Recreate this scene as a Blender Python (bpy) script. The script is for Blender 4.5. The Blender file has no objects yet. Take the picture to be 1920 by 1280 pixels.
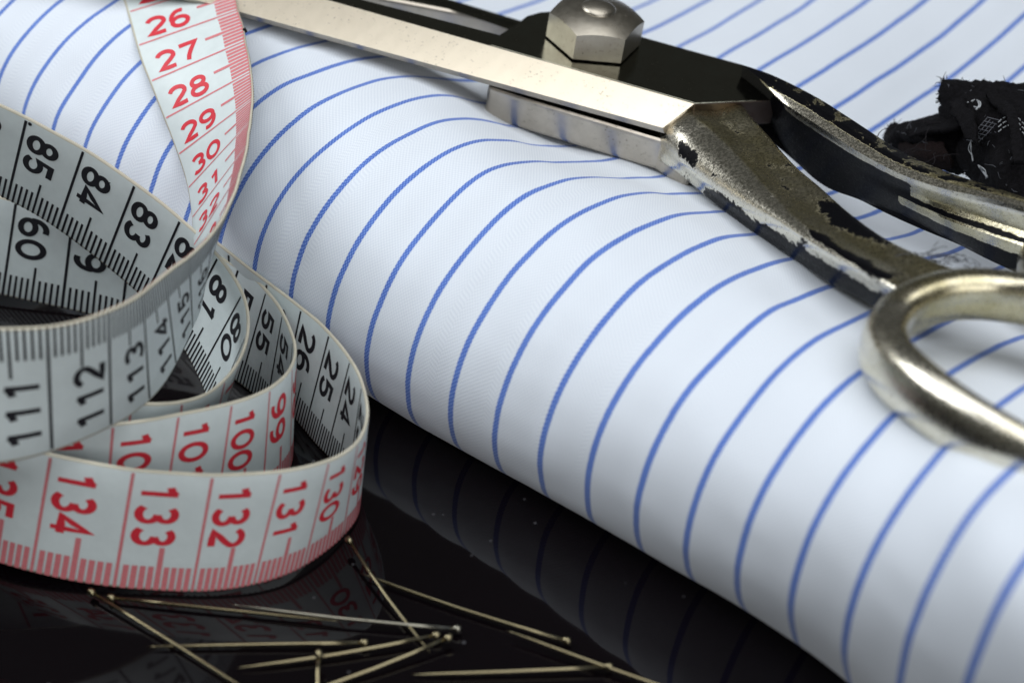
import bpy, bmesh, math, random
import numpy as np
from mathutils import Vector, Matrix, noise

random.seed(7)
SC = 0.0122                      # metres per working unit (working unit = 0.82 tape centimetre)

# ------------------------------------------------------------------ camera
PITCH, HFOV, DIST = math.radians(41.0), math.radians(40.0), 20.0
CAM = np.array([0, -DIST*math.cos(PITCH), DIST*math.sin(PITCH)])
FW = np.array([0, math.cos(PITCH), -math.sin(PITCH)])
RT = np.array([1.0, 0, 0])
UP = np.cross(RT, FW)
FPX = 960/math.tan(HFOV/2)
scene = bpy.context.scene
cd = bpy.data.cameras.new('camera')
cam = bpy.data.objects.new('camera', cd)
scene.collection.objects.link(cam)
cam.location = CAM*SC
cam.rotation_euler = (math.pi/2-PITCH, 0, 0)
cd.sensor_fit = 'HORIZONTAL'
cd.sensor_width = 36.0
cd.lens = 18.0/math.tan(HFOV/2)
cd.clip_start = 0.005
cd.clip_end = 20
cd.dof.use_dof = True
cd.dof.focus_distance = 18.7*SC
cd.dof.aperture_fstop = 14.0
scene.camera = cam
scene.render.resolution_x, scene.render.resolution_y = 1024, 682

# ------------------------------------------------------------------ light
world = bpy.data.worlds.new('World')
scene.world = world
world.use_nodes = True
bg = world.node_tree.nodes['Background']
bg.inputs['Color'].default_value = (0.72, 0.74, 0.70, 1)
bg.inputs['Strength'].default_value = 0.07
def area(name, loc, target, size, power, col):
    l = bpy.data.lights.new(name, 'AREA')
    l.shape = 'RECTANGLE'
    l.size, l.size_y = size[0]*SC, size[1]*SC
    l.energy = power
    l.color = col
    o = bpy.data.objects.new(name, l)
    scene.collection.objects.link(o)
    o.location = Vector(loc)*SC
    o.rotation_euler = (Vector(target)-Vector(loc)).to_track_quat('-Z', 'Y').to_euler()
    return o
area('window_light', (-32, 10, 34), (0, 1, 2), (26, 24), 2.0, (0.94, 0.97, 1.0))
area('ceiling_light', (5, -6, 42), (5, -6, 0), (40, 50), 2.3, (0.97, 0.985, 1.0))
area('front_fill_light', (16, -44, 24), (0, 0, 1), (34, 26), .95, (0.98, 0.985, 1.0))  # added fill from the camera side, brightens the cloth's front flank
vs = scene.view_settings
vs.view_transform = 'Standard'
vs.look = 'None'
vs.exposure = 0.04
vs.gamma = 1.0
vs.use_curve_mapping = False

# ------------------------------------------------------------------ pixel helpers (photo pixel -> direction -> point on a real surface)
def ray(u, v):
    return FW + RT*(u-960)/FPX + UP*(640-v)/FPX
def onz(u, v, z):
    d = ray(u, v)
    return CAM + d*(z-CAM[2])/d[2]
def onplane(u, v, n, c):
    d = ray(u, v)
    return CAM + d*(c-n@CAM)/(n@d)

# ------------------------------------------------------------------ object helpers
def link(o, parent=None):
    scene.collection.objects.link(o)
    if parent is not None:
        o.parent = parent
    return o
def mesh_obj(name, verts, faces, mats, parent=None, smooth=False, fmat=None, uvs=None):
    me = bpy.data.meshes.new(name)
    org = np.array(parent['_o']) if parent is not None and '_o' in parent else np.zeros(3)
    me.from_pydata([tuple((np.asarray(v)-org)*SC) for v in verts], [], faces)
    for m in (mats if isinstance(mats, (list, tuple)) else [mats]):
        me.materials.append(m)
    if fmat is not None:
        me.polygons.foreach_set('material_index', fmat)
    if smooth:
        me.polygons.foreach_set('use_smooth', [True]*len(me.polygons))
    if uvs is not None:
        uv = me.uv_layers.new(name='UVMap')
        li = np.empty(len(me.loops), dtype=np.int32)
        me.loops.foreach_get('vertex_index', li)
        uv.data.foreach_set('uv', np.asarray(uvs, dtype=np.float32)[li].ravel())
    me.update()
    return link(bpy.data.objects.new(name, me), parent)
def tag(o, label, cat, group=None):
    o['label'] = label
    o['category'] = cat
    if group:
        o['group'] = group
    return o
def thing(name, loc, label, cat, group=None):
    o = bpy.data.objects.new(name, None)
    o.empty_display_size = 0.005
    link(o)
    o.location = Vector(tuple(loc))*SC
    o['_o'] = [float(c) for c in loc]
    return tag(o, label, cat, group)
def recalc(o):
    bm = bmesh.new(); bm.from_mesh(o.data)
    bmesh.ops.recalc_face_normals(bm, faces=bm.faces)
    bm.to_mesh(o.data); bm.free()
def bevel(o, w, seg=2, angle=30):
    m = o.modifiers.new('bevel', 'BEVEL')
    m.width = w*SC; m.segments = seg; m.limit_method = 'ANGLE'; m.angle_limit = math.radians(angle)
    return o

# ------------------------------------------------------------------ materials
class NT:
    def __init__(self, name):
        self.m = bpy.data.materials.new(name)
        self.m.use_nodes = True
        self.t = self.m.node_tree
        self.b = self.t.nodes['Principled BSDF']
    def n(self, typ, **kw):
        nd = self.t.nodes.new(typ)
        for k, v in kw.items():
            setattr(nd, k, v)
        return nd
    def l(self, a, b):
        self.t.links.new(a, b)
    def put(self, sock, v):
        if isinstance(v, (int, float, tuple, list)):
            sock.default_value = v
        else:
            self.l(v, sock)
    def math(self, op, a, b=0.0, c=0.0):
        nd = self.n('ShaderNodeMath', operation=op)
        for i, v in enumerate((a, b, c)):
            self.put(nd.inputs[i], v)
        return nd.outputs[0]
    def mix(self, f, a, b):
        nd = self.n('ShaderNodeMix', data_type='RGBA')
        self.put(nd.inputs[0], f); self.put(nd.inputs[6], a); self.put(nd.inputs[7], b)
        return nd.outputs[2]
    def noise(self, scale, detail=3, rough=.5, vec=None, dist=0.0):
        nd = self.n('ShaderNodeTexNoise')
        nd.inputs['Scale'].default_value = scale
        nd.inputs['Detail'].default_value = detail
        nd.inputs['Roughness'].default_value = rough
        nd.inputs['Distortion'].default_value = dist
        if vec is not None:
            self.l(vec, nd.inputs['Vector'])
        return nd.outputs['Fac']
    def ramp(self, f, p0, p1, c0=0.0, c1=1.0):
        nd = self.n('ShaderNodeMapRange', clamp=True)
        self.put(nd.inputs[0], f)
        for i, v in zip((1, 2, 3, 4), (p0, p1, c0, c1)):
            self.put(nd.inputs[i], v)
        return nd.outputs[0]
    def obj(self):
        return self.n('ShaderNodeTexCoord').outputs['Object']
    def bump(self, h, strength, dist):
        nd = self.n('ShaderNodeBump')
        nd.inputs['Strength'].default_value = strength
        nd.inputs['Distance'].default_value = dist
        self.l(h, nd.inputs['Height'])
        self.l(nd.outputs[0], self.b.inputs['Normal'])
        return nd
    def set(self, **kw):
        for k, v in kw.items():
            self.put(self.b.inputs[k.replace('_', ' ')], v)
        return self.m

def mat_cloth():
    N = NT('striped_cotton')
    uv = N.n('ShaderNodeUVMap').outputs[0]
    sep = N.n('ShaderNodeSeparateXYZ'); N.l(uv, sep.inputs[0])
    U, V = sep.outputs[0], sep.outputs[1]
    F = 15.0
    wob = N.noise(9.0, 2, .5, uv)
    Uw = N.math('ADD', U, N.math('MULTIPLY', N.math('SUBTRACT', wob, .5), .014))
    d = N.math('ABSOLUTE', N.math('SUBTRACT', N.math('FRACT', N.math('ADD', Uw, .5)), .5))
    # yarns: warp runs along V, weft along U
    warp = N.math('SINE', N.math('MULTIPLY', U, F*2*math.pi))
    weft = N.math('SINE', N.math('MULTIPLY', V, F*2*math.pi*.8))
    chk = N.math('MULTIPLY', warp, weft)
    tw = N.math('SINE', N.math('MULTIPLY', N.math('ADD', N.math('MULTIPLY', U, .9), V), F*.55*2*math.pi))
    blot = N.noise(40.0, 3, .6, uv)
    edge = N.math('ADD', d, N.math('ADD', N.math('MULTIPLY', chk, .008), N.math('MULTIPLY', N.math('SUBTRACT', blot, .5), .014)))
    mask = N.ramp(edge, .055, .071, 1.0, 0.0)
    yarn = N.ramp(chk, -.3, .7, 0.0, 1.0)
    blue = N.mix(N.math('MULTIPLY', yarn, .75), N.mix(N.ramp(N.noise(2.2, 4, .6, uv), .35, .7), (.040, .105, .42, 1), (.06, .14, .48, 1)), (.24, .36, .70, 1))
    white = N.mix(N.math('MULTIPLY', N.ramp(chk, -.7, .8), N.ramp(blot, .2, .8, .4, 1.0)), (.59, .64, .715, 1), (.745, .79, .835, 1))
    col = N.mix(mask, white, blue)
    N.set(Base_Color=col, Roughness=.9, Sheen_Weight=.25, Sheen_Roughness=.4)
    N.b.inputs['Specular IOR Level'].default_value = .2
    N.bump(N.math('ADD', chk, N.math('MULTIPLY', blot, 1.6)), .16, .0001)
    return N.m
def mat_table():
    N = NT('black_lacquer')
    o = N.obj()
    dust = N.noise(900, 4, .7, o)
    sm = N.noise(25, 4, .6, o)
    vo = N.n('ShaderNodeTexVoronoi'); vo.inputs['Scale'].default_value = 260; N.l(o, vo.inputs['Vector'])
    speck = N.math('MULTIPLY', N.ramp(vo.outputs['Distance'], .05, .09, 1, 0), N.ramp(N.noise(90, 2, .5, o), .5, .6))
    N.set(Base_Color=N.mix(N.math('MULTIPLY', speck, .5), (.0026, .0016, .0024, 1), (.10, .10, .11, 1)), Roughness=N.ramp(sm, .3, .8, .035, .085), Coat_Weight=0.0)
    N.b.inputs['IOR'].default_value = 1.48
    return N.m
def mat_metal(name, col, rough, brushed=None, scale=1.0, stain=.25, staincol=(.16, .13, .09, 1), bmp=.22):
    N = NT(name)
    o = N.obj()
    if brushed:
        mp = N.n('ShaderNodeMapping'); mp.inputs['Scale'].default_value = brushed; mp.inputs['Rotation'].default_value = (0, 0, math.radians(20))
        N.l(o, mp.inputs[0]); vec = mp.outputs[0]
    else:
        vec = o
    g = N.noise(900*scale, 4, .6, vec)
    big = N.noise(160, 5, .65, o)
    sp = N.noise(1600, 3, .6, o)
    spots = N.math('MULTIPLY', N.ramp(sp, .60, .70), N.ramp(big, .45, .65))
    c = N.mix(N.math('MULTIPLY', N.ramp(big, .35, .75), stain), col, staincol)
    c = N.mix(N.math('MULTIPLY', spots, .7), c, (.05, .035, .025, 1))
    N.set(Base_Color=c, Metallic=1.0, Roughness=N.math('ADD', N.math('MULTIPLY', N.math('SUBTRACT', g, .5), .18), N.math('ADD', rough, N.math('MULTIPLY', spots, .25))))
    N.bump(N.math('ADD', g, N.math('MULTIPLY', spots, -.6)), bmp, .00006)
    return N.m
def mat_worn(name, edge0, paintbias, metal_rough=.24):
    """nickel plated iron whose black paint survives in patches; 'wear' vertex attribute pushes towards bare metal"""
    N = NT(name)
    o = N.obj()
    at = N.n('ShaderNodeAttribute'); at.attribute_name = 'paint'
    big = N.noise(210, 6, .68, o, .6)
    fine = N.noise(1400, 4, .7, o)
    f = N.math('ADD', N.math('ADD', big, N.math('MULTIPLY', N.math('SUBTRACT', fine, .5), .28)), N.math('SUBTRACT', at.outputs['Fac'], paintbias))
    mask = N.ramp(f, edge0, edge0+.03)
    pit = N.noise(2100, 3, .7, o)
    olive = N.noise(120, 4, .6, o)
    ta = N.n('ShaderNodeAttribute'); ta.attribute_name = 'tarnish_light'
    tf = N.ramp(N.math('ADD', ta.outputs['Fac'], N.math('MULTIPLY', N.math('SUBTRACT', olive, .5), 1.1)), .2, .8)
    metal = N.mix(tf, (.76, .72, .61, 1), (.46, .41, .24, 1))  # silver to olive: tarnish, with bright and dim facets painted in
    metal = N.mix(N.ramp(pit, .57, .70, 0, .6), metal, (.10, .085, .05, 1))
    col = N.mix(mask, metal, (.002, .002, .003, 1))
    N.set(Base_Color=col, Metallic=N.math('SUBTRACT', 1.0, mask), Roughness=N.math('ADD', N.math('ADD', N.ramp(pit, .3, .7, metal_rough-.12, metal_rough+.12), N.math('MULTIPLY', tf, .06)), N.math('MULTIPLY', mask, .10)))
    N.b.inputs['Specular IOR Level'].default_value = .10
    N.bump(N.math('ADD', N.math('MULTIPLY', pit, .9), N.math('MULTIPLY', mask, 1.6)), .32, .00012)
    return N.m
def mat_plain(name, col, rough=.6, spec=.4, nscale=600, amt=.12, bump=.0):
    N = NT(name)
    o = N.obj()
    g = N.noise(nscale, 4, .6, o)
    c2 = tuple(max(0, x*(1-amt*2.2)) for x in col[:3])+(1,)
    N.set(Base_Color=N.mix(N.ramp(g, .3, .75), col, c2), Roughness=rough)
    N.b.inputs['Specular IOR Level'].default_value = spec
    if bump:
        N.bump(g, bump, .0004)
    return N.m
M = {
    'cloth': mat_cloth(), 'table': mat_table(),
    'blade_top': mat_metal('dark_polished_steel', (.22, .22, .18, 1), .16, None, 1, .35),
    'blade_bevel': mat_metal('ground_steel', (.82, .74, .60, 1), .36, (6, .35, 1), 1, .12, (.55, .48, .38, 1)),
    'blade_side': mat_metal('worn_steel', (.56, .51, .44, 1), .33, None, 1, .4),
    'nut': mat_metal('nut_steel', (.44, .41, .35, 1), .36, None, 1, .4),
    'ring': mat_metal('ring_nickel', (.60, .55, .43, 1), .20, None, 1, .45, (.30, .26, .16, 1)),
    'boss_side': mat_metal('blackened_steel', (.10, .08, .07, 1), .42, None, 1, .5, (.06, .03, .02, 1)),
    'ring_worn': mat_worn('ring_worn_nickel', .60, .0, .22),
    'shank': mat_worn('chipped_paint_nickel', .60, .0),
    'shank_far': mat_worn('painted_iron', .60, .0),
    'tape': mat_plain('tape_white', (.63, .70, .705, 1), .42, .4, 420, .04, .04),
    'tape_edge': mat_plain('tape_edge_cream', (.55, .52, .42, 1), .6, .3, 300, .08),
    'red': mat_plain('red_ink', (.66, .03, .05, 1), .5, .35, 2500, .10),
    'redtick': mat_plain('pale_red_ink', (.66, .20, .22, 1), .5, .35, 2500, .10),
    'black': mat_plain('black_ink', (.012, .011, .016, 1), .5, .35, 2500, .12),
    'pin2': mat_metal('pin_steel', (.25, .24, .20, 1), .17, None, 1, .3, (.15, .13, .08, 1), .03),
    'pin': mat_metal('pin_brass', (.24, .21, .13, 1), .18, None, 1, .3, (.2, .15, .08, 1), .03),
    'scrap': mat_plain('black_wool', (.006, .0055, .007, 1), .95, .12, 1500, .40, 1.0),
    'scrap_red': mat_plain('maroon_wool', (.011, .006, .006, 1), .95, .15, 2200, .3, .8),
    'thread': mat_plain('white_thread', (.36, .38, .40, 1), .85, .2, 1500, .2),
    'threadgrey': mat_plain('grey_thread', (.10, .105, .12, 1), .85, .2, 1500, .2),
    'threadblack': mat_plain('black_thread', (.012, .010, .012, 1), .9, .2, 1500, .2),
}

# ------------------------------------------------------------------ measured shapes (working units)
K0 = -11
# one row per cloth stripe: (distance across the roll, height) along its profile
CLOTH = [
    [-3.32, 0.03, -3.54, 0.23, -3.69, 0.48, -3.75, 0.77, -3.76, 1.08, -3.71, 1.39, -3.61, 1.70, -3.51, 2.00, -3.42, 2.29, -3.28, 2.54, -3.06, 2.74, -2.79, 2.91, -2.50, 3.04, -2.20, 3.14, -1.89, 3.20, -1.57, 3.23, -1.25, 3.24, -0.92, 3.25, -0.58, 3.24, -0.23, 3.19, 0.11, 3.12, 0.45, 3.02, 0.78, 2.90, 1.11, 2.76, 1.42, 2.59, 1.71, 2.41, 1.99, 2.22, 2.28, 2.05, 2.59, 1.91, 2.91, 1.80, 3.24, 1.71, 3.61, 1.62, 4.11, 1.52, 4.81, 1.42, 5.64, 1.33, 6.51, 1.28, 7.38, 1.25, 8.25, 1.25, 9.12, 1.26, 9.99, 1.30, 10.85, 1.36, 11.72, 1.45, 12.58, 1.56, 13.44, 1.70, 14.29, 1.86, 15.15, 2.03, 16.00, 2.20],
    [-3.24, 0.03, -3.46, 0.23, -3.61, 0.48, -3.67, 0.77, -3.68, 1.08, -3.63, 1.39, -3.54, 1.70, -3.44, 2.00, -3.35, 2.29, -3.20, 2.53, -2.97, 2.73, -2.70, 2.90, -2.42, 3.04, -2.12, 3.14, -1.81, 3.19, -1.49, 3.22, -1.17, 3.24, -0.84, 3.24, -0.50, 3.23, -0.16, 3.19, 0.18, 3.12, 0.52, 3.02, 0.85, 2.89, 1.17, 2.75, 1.48, 2.58, 1.77, 2.40, 2.05, 2.21, 2.34, 2.04, 2.65, 1.91, 2.97, 1.80, 3.30, 1.70, 3.67, 1.61, 4.17, 1.52, 4.86, 1.42, 5.69, 1.33, 6.55, 1.27, 7.42, 1.25, 8.28, 1.25, 9.15, 1.26, 10.01, 1.30, 10.88, 1.36, 11.74, 1.45, 12.60, 1.56, 13.45, 1.70, 14.30, 1.86, 15.15, 2.03, 16.00, 2.20],
    [-3.17, 0.03, -3.38, 0.23, -3.53, 0.47, -3.60, 0.77, -3.61, 1.08, -3.56, 1.39, -3.47, 1.70, -3.37, 2.00, -3.27, 2.28, -3.11, 2.53, -2.88, 2.73, -2.61, 2.89, -2.33, 3.03, -2.03, 3.13, -1.72, 3.19, -1.40, 3.22, -1.08, 3.24, -0.76, 3.24, -0.42, 3.23, -0.08, 3.18, 0.26, 3.11, 0.59, 3.01, 0.92, 2.88, 1.23, 2.74, 1.54, 2.57, 1.83, 2.38, 2.11, 2.20, 2.40, 2.03, 2.71, 1.90, 3.03, 1.79, 3.36, 1.70, 3.73, 1.61, 4.22, 1.51, 4.92, 1.41, 5.74, 1.33, 6.60, 1.27, 7.46, 1.25, 8.32, 1.25, 9.18, 1.27, 10.04, 1.30, 10.90, 1.36, 11.76, 1.45, 12.61, 1.56, 13.46, 1.70, 14.31, 1.86, 15.16, 2.03, 16.00, 2.20],
    [-3.09, 0.03, -3.30, 0.23, -3.45, 0.47, -3.52, 0.77, -3.53, 1.08, -3.49, 1.39, -3.41, 1.70, -3.31, 2.00, -3.19, 2.28, -3.03, 2.52, -2.80, 2.72, -2.53, 2.88, -2.24, 3.02, -1.95, 3.12, -1.64, 3.18, -1.32, 3.21, -1.00, 3.23, -0.68, 3.24, -0.34, 3.22, -0.00, 3.18, 0.33, 3.10, 0.66, 3.00, 0.98, 2.87, 1.30, 2.73, 1.60, 2.56, 1.89, 2.37, 2.17, 2.19, 2.46, 2.03, 2.77, 1.89, 3.09, 1.79, 3.42, 1.69, 3.79, 1.61, 4.28, 1.51, 4.97, 1.41, 5.79, 1.33, 6.64, 1.27, 7.50, 1.25, 8.36, 1.25, 9.22, 1.27, 10.07, 1.30, 10.93, 1.36, 11.78, 1.45, 12.63, 1.56, 13.48, 1.70, 14.32, 1.86, 15.16, 2.03, 16.00, 2.20],
    [-3.01, 0.03, -3.22, 0.23, -3.37, 0.47, -3.44, 0.77, -3.45, 1.08, -3.41, 1.39, -3.34, 1.70, -3.24, 2.00, -3.12, 2.27, -2.94, 2.51, -2.71, 2.71, -2.44, 2.88, -2.16, 3.02, -1.86, 3.11, -1.55, 3.17, -1.24, 3.21, -0.92, 3.23, -0.60, 3.23, -0.26, 3.22, 0.07, 3.17, 0.41, 3.09, 0.73, 2.99, 1.05, 2.86, 1.36, 2.72, 1.66, 2.55, 1.94, 2.36, 2.23, 2.18, 2.52, 2.02, 2.83, 1.89, 3.15, 1.78, 3.48, 1.69, 3.84, 1.60, 4.34, 1.51, 5.02, 1.41, 5.84, 1.33, 6.69, 1.27, 7.54, 1.25, 8.40, 1.25, 9.25, 1.27, 10.10, 1.30, 10.95, 1.36, 11.80, 1.45, 12.65, 1.56, 13.49, 1.70, 14.33, 1.86, 15.16, 2.03, 16.00, 2.20],
    [-2.93, 0.03, -3.14, 0.23, -3.29, 0.47, -3.36, 0.77, -3.37, 1.08, -3.34, 1.39, -3.27, 1.70, -3.17, 1.99, -3.04, 2.27, -2.85, 2.51, -2.62, 2.70, -2.35, 2.87, -2.07, 3.01, -1.77, 3.11, -1.46, 3.17, -1.15, 3.20, -0.83, 3.22, -0.51, 3.23, -0.18, 3.21, 0.15, 3.16, 0.48, 3.08, 0.81, 2.98, 1.12, 2.85, 1.43, 2.70, 1.72, 2.53, 2.01, 2.35, 2.29, 2.16, 2.59, 2.01, 2.90, 1.88, 3.22, 1.77, 3.54, 1.68, 3.91, 1.60, 4.40, 1.50, 5.08, 1.41, 5.89, 1.32, 6.74, 1.27, 7.59, 1.25, 8.43, 1.25, 9.28, 1.27, 10.13, 1.30, 10.98, 1.36, 11.82, 1.45, 12.66, 1.56, 13.50, 1.70, 14.34, 1.86, 15.17, 2.03, 16.00, 2.20],
    [-2.84, 0.03, -3.06, 0.23, -3.21, 0.47, -3.27, 0.77, -3.29, 1.08, -3.26, 1.39, -3.20, 1.70, -3.09, 1.99, -2.95, 2.27, -2.76, 2.50, -2.52, 2.70, -2.26, 2.86, -1.98, 3.00, -1.68, 3.10, -1.37, 3.16, -1.06, 3.20, -0.74, 3.22, -0.42, 3.22, -0.09, 3.20, 0.24, 3.15, 0.56, 3.07, 0.88, 2.96, 1.20, 2.83, 1.50, 2.68, 1.79, 2.51, 2.07, 2.33, 2.35, 2.15, 2.65, 1.99, 2.96, 1.87, 3.28, 1.76, 3.61, 1.67, 3.97, 1.59, 4.46, 1.50, 5.14, 1.40, 5.94, 1.32, 6.79, 1.27, 7.63, 1.25, 8.47, 1.25, 9.32, 1.27, 10.16, 1.30, 11.01, 1.36, 11.85, 1.45, 12.68, 1.56, 13.52, 1.70, 14.34, 1.86, 15.17, 2.03, 16.00, 2.20],
    [-2.75, 0.03, -2.97, 0.23, -3.12, 0.47, -3.18, 0.77, -3.20, 1.08, -3.18, 1.39, -3.12, 1.70, -3.02, 1.99, -2.87, 2.26, -2.67, 2.49, -2.43, 2.68, -2.16, 2.85, -1.88, 2.98, -1.58, 3.08, -1.28, 3.14, -0.96, 3.18, -0.65, 3.20, -0.33, 3.21, 0.00, 3.19, 0.33, 3.13, 0.65, 3.05, 0.97, 2.94, 1.28, 2.80, 1.57, 2.65, 1.86, 2.47, 2.14, 2.29, 2.42, 2.12, 2.72, 1.97, 3.04, 1.85, 3.36, 1.75, 3.68, 1.66, 4.04, 1.58, 4.52, 1.49, 5.20, 1.40, 6.00, 1.32, 6.84, 1.27, 7.68, 1.25, 8.52, 1.25, 9.36, 1.27, 10.20, 1.31, 11.03, 1.37, 11.87, 1.45, 12.70, 1.57, 13.53, 1.70, 14.35, 1.86, 15.18, 2.03, 16.00, 2.20],
    [-2.68, 0.03, -2.89, 0.22, -3.04, 0.47, -3.10, 0.77, -3.12, 1.08, -3.11, 1.39, -3.07, 1.70, -2.97, 1.99, -2.81, 2.24, -2.60, 2.46, -2.35, 2.65, -2.08, 2.82, -1.80, 2.95, -1.51, 3.05, -1.20, 3.11, -0.89, 3.16, -0.58, 3.19, -0.26, 3.19, 0.07, 3.17, 0.40, 3.12, 0.72, 3.03, 1.03, 2.91, 1.33, 2.78, 1.63, 2.62, 1.91, 2.44, 2.19, 2.26, 2.47, 2.09, 2.78, 1.94, 3.09, 1.83, 3.41, 1.73, 3.73, 1.65, 4.09, 1.57, 4.57, 1.48, 5.24, 1.39, 6.04, 1.31, 6.88, 1.27, 7.71, 1.25, 8.55, 1.25, 9.39, 1.27, 10.22, 1.31, 11.06, 1.37, 11.89, 1.46, 12.72, 1.57, 13.54, 1.71, 14.36, 1.86, 15.18, 2.03, 16.00, 2.20],
    [-2.61, 0.03, -2.83, 0.22, -2.97, 0.47, -3.04, 0.76, -3.06, 1.07, -3.05, 1.38, -3.01, 1.69, -2.91, 1.97, -2.74, 2.22, -2.52, 2.43, -2.27, 2.62, -2.01, 2.79, -1.73, 2.93, -1.44, 3.03, -1.13, 3.09, -0.82, 3.14, -0.51, 3.17, -0.19, 3.18, 0.13, 3.16, 0.46, 3.10, 0.77, 3.01, 1.08, 2.89, 1.39, 2.75, 1.68, 2.59, 1.96, 2.41, 2.23, 2.23, 2.52, 2.06, 2.82, 1.92, 3.14, 1.81, 3.46, 1.72, 3.78, 1.63, 4.13, 1.56, 4.62, 1.47, 5.29, 1.39, 6.08, 1.31, 6.92, 1.27, 7.75, 1.25, 8.58, 1.25, 9.41, 1.27, 10.25, 1.31, 11.08, 1.37, 11.90, 1.46, 12.73, 1.57, 13.55, 1.71, 14.37, 1.86, 15.18, 2.03, 16.00, 2.20],
    [-2.56, 0.03, -2.77, 0.22, -2.91, 0.46, -2.98, 0.75, -3.00, 1.05, -2.99, 1.35, -2.94, 1.65, -2.84, 1.93, -2.67, 2.18, -2.46, 2.39, -2.22, 2.58, -1.96, 2.75, -1.69, 2.88, -1.40, 2.98, -1.10, 3.04, -0.80, 3.09, -0.49, 3.12, -0.18, 3.13, 0.14, 3.10, 0.47, 3.04, 0.79, 2.95, 1.10, 2.84, 1.40, 2.71, 1.69, 2.55, 1.97, 2.37, 2.25, 2.19, 2.54, 2.03, 2.84, 1.89, 3.15, 1.78, 3.47, 1.69, 3.79, 1.60, 4.15, 1.53, 4.63, 1.45, 5.30, 1.36, 6.10, 1.29, 6.93, 1.24, 7.76, 1.22, 8.59, 1.22, 9.42, 1.24, 10.25, 1.28, 11.08, 1.35, 11.91, 1.43, 12.73, 1.55, 13.55, 1.68, 14.37, 1.84, 15.19, 2.01, 16.00, 2.18],
    [-2.50, 0.03, -2.70, 0.20, -2.84, 0.43, -2.92, 0.70, -2.94, 0.99, -2.94, 1.27, -2.89, 1.56, -2.80, 1.83, -2.65, 2.07, -2.47, 2.28, -2.25, 2.47, -2.01, 2.64, -1.76, 2.77, -1.49, 2.86, -1.20, 2.93, -0.92, 2.98, -0.63, 3.02, -0.33, 3.03, -0.01, 3.00, 0.32, 2.95, 0.65, 2.87, 0.97, 2.78, 1.28, 2.68, 1.59, 2.55, 1.88, 2.39, 2.16, 2.21, 2.45, 2.03, 2.75, 1.89, 3.06, 1.77, 3.38, 1.67, 3.70, 1.58, 4.06, 1.50, 4.54, 1.41, 5.22, 1.32, 6.02, 1.24, 6.86, 1.19, 7.69, 1.17, 8.53, 1.17, 9.37, 1.19, 10.21, 1.23, 11.04, 1.29, 11.88, 1.38, 12.71, 1.49, 13.53, 1.63, 14.36, 1.79, 15.18, 1.95, 16.00, 2.12],
    [-2.42, 0.03, -2.62, 0.18, -2.76, 0.39, -2.84, 0.63, -2.87, 0.90, -2.87, 1.16, -2.84, 1.42, -2.76, 1.67, -2.63, 1.90, -2.48, 2.12, -2.29, 2.31, -2.08, 2.47, -1.86, 2.61, -1.62, 2.72, -1.37, 2.82, -1.12, 2.90, -0.86, 2.95, -0.57, 2.97, -0.25, 2.95, 0.08, 2.91, 0.41, 2.85, 0.74, 2.78, 1.07, 2.70, 1.39, 2.59, 1.70, 2.45, 2.00, 2.30, 2.29, 2.14, 2.60, 2.00, 2.91, 1.88, 3.23, 1.77, 3.56, 1.68, 3.92, 1.60, 4.41, 1.50, 5.09, 1.38, 5.90, 1.27, 6.74, 1.20, 7.59, 1.16, 8.44, 1.15, 9.28, 1.17, 10.13, 1.20, 10.98, 1.26, 11.82, 1.35, 12.66, 1.46, 13.50, 1.60, 14.34, 1.76, 15.17, 1.93, 16.00, 2.10],
    [-2.35, 0.03, -2.55, 0.17, -2.68, 0.36, -2.76, 0.59, -2.80, 0.84, -2.80, 1.09, -2.77, 1.33, -2.69, 1.56, -2.56, 1.78, -2.42, 1.99, -2.25, 2.18, -2.07, 2.35, -1.88, 2.51, -1.67, 2.65, -1.45, 2.77, -1.22, 2.87, -0.97, 2.93, -0.69, 2.96, -0.38, 2.95, -0.04, 2.92, 0.30, 2.86, 0.63, 2.79, 0.96, 2.70, 1.28, 2.58, 1.60, 2.45, 1.91, 2.32, 2.23, 2.19, 2.54, 2.07, 2.87, 1.96, 3.20, 1.87, 3.53, 1.78, 3.90, 1.69, 4.39, 1.59, 5.08, 1.45, 5.89, 1.32, 6.74, 1.22, 7.60, 1.16, 8.46, 1.16, 9.32, 1.18, 10.17, 1.22, 11.03, 1.28, 11.89, 1.37, 12.74, 1.48, 13.59, 1.61, 14.44, 1.76, 15.28, 1.92, 16.12, 2.09],
    [-2.29, 0.03, -2.48, 0.17, -2.62, 0.36, -2.70, 0.60, -2.73, 0.85, -2.73, 1.10, -2.69, 1.35, -2.61, 1.58, -2.49, 1.81, -2.34, 2.02, -2.18, 2.21, -2.00, 2.39, -1.80, 2.54, -1.58, 2.67, -1.35, 2.78, -1.11, 2.86, -0.86, 2.92, -0.58, 2.94, -0.26, 2.93, 0.08, 2.89, 0.42, 2.83, 0.75, 2.73, 1.07, 2.61, 1.38, 2.46, 1.69, 2.31, 2.00, 2.16, 2.32, 2.03, 2.65, 1.92, 2.98, 1.82, 3.31, 1.73, 3.65, 1.65, 4.02, 1.56, 4.52, 1.46, 5.21, 1.35, 6.04, 1.25, 6.90, 1.19, 7.77, 1.17, 8.63, 1.18, 9.50, 1.22, 10.36, 1.27, 11.23, 1.34, 12.09, 1.42, 12.95, 1.52, 13.81, 1.64, 14.67, 1.78, 15.52, 1.93, 16.38, 2.08],
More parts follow.
